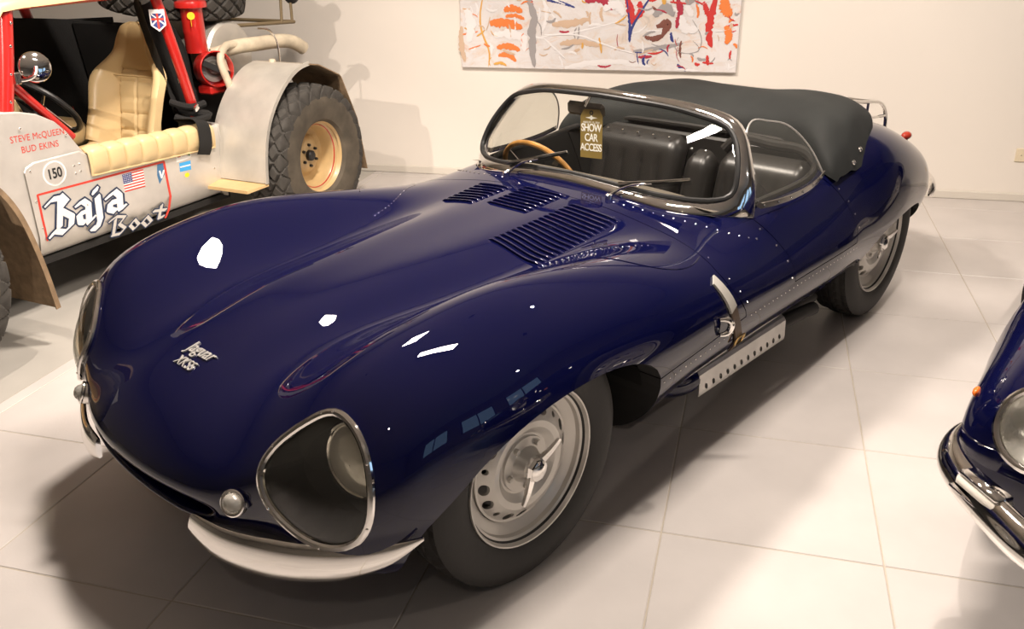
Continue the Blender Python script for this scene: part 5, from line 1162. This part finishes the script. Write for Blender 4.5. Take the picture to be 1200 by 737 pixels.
def earch(cx): return [(cx + .40 * math.cos(t), .32 + .40 * math.sin(t)) for t in np.linspace(0, PI, 24)] + [(cx - .40, -.1), (cx + .40, -.1)]
ecut = []
for s in (1, -1):
    for cx in (-.86, -3.28): ecut.append(cutter(lambda m, s=s, cx=cx: m.prism(earch(cx), s * .50, s * 1.3)))
for s in (1, -1):
    ax = Vector((.86, .26 * s, .44)).normalized(); B = basis(ax); cc = Vector((-.135, .556 * s, .628))
    def lampcut(m, B=B, cc=cc): m.tube([tuple(cc + B @ Vector((0, 0, -.075))), tuple(cc + B @ Vector((0, 0, .2)))], .086, 32)
    ecut.append(cutter(lampcut))
EB = bool_mesh(ERAW, ecut); EB.materials.clear(); EB.materials.append(BLUE); EB.materials.append(DARK); fix_normals(EB, ES); EB.name = 'body'; EBO = link(bpy.data.objects.new('body', EB), ET)
def es_near(p):
    q, n, fi, d = ES.b.find_nearest(Vector(p)); f = ES.f[fi]; w = bary(q, ES.v[f[0]], ES.v[f[1]], ES.v[f[2]]); return q, (ES.n[f[0]] * w[0] + ES.n[f[1]] * w[1] + ES.n[f[2]] * w[2]).normalized()
WINDOW = mat('dark_cabin_glass', (.01, .011, .012), rough=.03, spec=.6)
def epatch(pts, name):
    n = 14; lo, hi = np.array(curve(pts[0], n)), np.array(curve(pts[1], n)); P = []
    for t in np.linspace(0, 1, 8): P.append([tuple((lambda q: q[0] + q[1] * .004)(es_near(a * (1 - t) + b * t))) for a, b in zip(lo, hi)])
    m = MB(); m.grid(P); m.build(name, WINDOW, ET)
epatch([[(-1.88, -.50, .90), (-1.86, 0, .94), (-1.88, .50, .90)], [(-2.27, -.36, 1.09), (-2.27, 0, 1.13), (-2.27, .36, 1.09)]], 'windscreen_glass')
for s in (1, -1): epatch([[(-2.05, .60 * s, .87), (-2.6, .62 * s, .90), (-3.2, .60 * s, .92)], [(-2.25, .46 * s, 1.03), (-2.7, .44 * s, 1.12), (-3.15, .44 * s, 1.05)]], 'side_glass')
for s in (1, -1):
    ax = Vector((.86, .26 * s, .44)).normalized(); B = basis(ax); c = Vector((-.135, .556 * s, .628)); q, n = es_near(c)
    m = MB(); m.tube([tuple(q + ax * .018 + B @ Vector((.088 * math.cos(t), .088 * math.sin(t), 0))) for t in np.linspace(0, 2 * PI, 40, endpoint=False)], .009, 10, closed=True); m.lathe([(.092, .018), (.096, -.02), (.10, -.06)], 40, 'z', tuple(q), rot=B); HL_ = m.build('headlamp_ring', CHROME, ET)
    m = MB(); m.lathe([(.088, .012), (.065, .028), (.04, .037), (.001, .041)], 40, 'z', tuple(q), rot=B); m.build('headlamp_glass', GLASS, HL_)
    m = MB(); m.lathe([(.087, .006), (.078, -.008), (.05, -.028), (.001, -.038)], 40, 'z', tuple(q), rot=B); m.build('reflector', mat('lamp_reflector', (.82, .80, .76), rough=.22, metal=.7, bump=.5, bscale=26), HL_)
    m = MB(); m.sphere(tuple(q + ax * .0), .016, 12, 8); m.build('bulb', CHROME, HL_)
    # bumper blade
    bp = np.array(curve(sym([(-.335, .715, .492), (-.30, .735, .485), (-.245, .742, .474), (-.15, .695, .462), (-.06, .61, .456), (.03, .505, .452), (.085, .39, .45), (.115, .27, .45)], s), 40)); hh = np.interp(np.linspace(0, 1, 40), [0, .05, .2, .6, 1], [.012, .030, .040, .043, .035]); G = []
    for i in range(40):
        t = Vector(bp[min(i + 1, 39)] - bp[max(i - 1, 0)]).normalized(); up = Vector((0, 0, 1)); up = (up - t * up.dot(t)).normalized(); o_ = t.cross(up); o_ = o_ if o_.x + .6 * o_.y * s > 0 else -o_
        up = (up * .93 - o_ * .36).normalized(); o_ = o_ * .93 + Vector((0, 0, .36)); h = hh[i]
        G.append([tuple(Vector(bp[i]) + up * (h * math.sin(a)) + o_ * (.55 * h * math.cos(a))) for a in np.linspace(-PI / 2, PI / 2, 11)] + [tuple(Vector(bp[i]) + up * h * .9 - o_ * .005), tuple(Vector(bp[i]) - up * h * .9 - o_ * .005)])
    m = MB(); m.grid(G, closed_v=True); m.f += [tuple(range(13)), tuple(39 * 13 + j for j in range(13))]; m.m += [0, 0]; BPE = m.build('bumper', CHROME, ET, angle=60)
    m = MB(); m.cyl((-.305, .715 * s, .485), (-.27, .64 * s, .49), .014, 12); m.build('bumper_post', CHROME, BPE)
    # flasher unit on the bumper
    lc = Vector((-.085, .628 * s, .474)); tx = Vector((.62, -.78 * s, 0)).normalized(); ty = Vector((0, 0, 1)); tz = tx.cross(ty) * (1 if s < 0 else -1); Bx = Matrix((tx, ty.cross(tx) * -1 if False else tx.cross(ty), ty)).transposed()
    m = MB(); m.box(tuple(lc), (.135, .055, .034), rot=Bx, bev=.012); FLm = m.build('flasher_lens', mat('flasher_glass', (.80, .76, .68), rough=.12, coat=.5, bump=.2, bscale=60), ET, angle=50)
    m = MB(); m.box(tuple(lc + Vector((0, 0, .019))), (.122, .046, .016), rot=Bx, bev=.006); m.box(tuple(lc - Vector((0, 0, .021))), (.145, .064, .010), rot=Bx, bev=.004); m.build('flasher_trim', CHROME, FLm, angle=50)
    q, n = es_near((-.30, .73 * s, .60)); m = MB(); m.sphere(tuple(q), .016, 12, 8, (1.2, .6, .7)); m.build('side_marker', mat('amber', (.75, .16, .02), rough=.2), ET)
for cx, s in ((-.86, 1), (-.86, -1), (-3.28, 1), (-3.28, -1)):
    c = copy_tree(w0, ET); c.location = (cx, .64 * s, .338); c.rotation_euler = (0, .3 * s, 0 if s > 0 else PI)
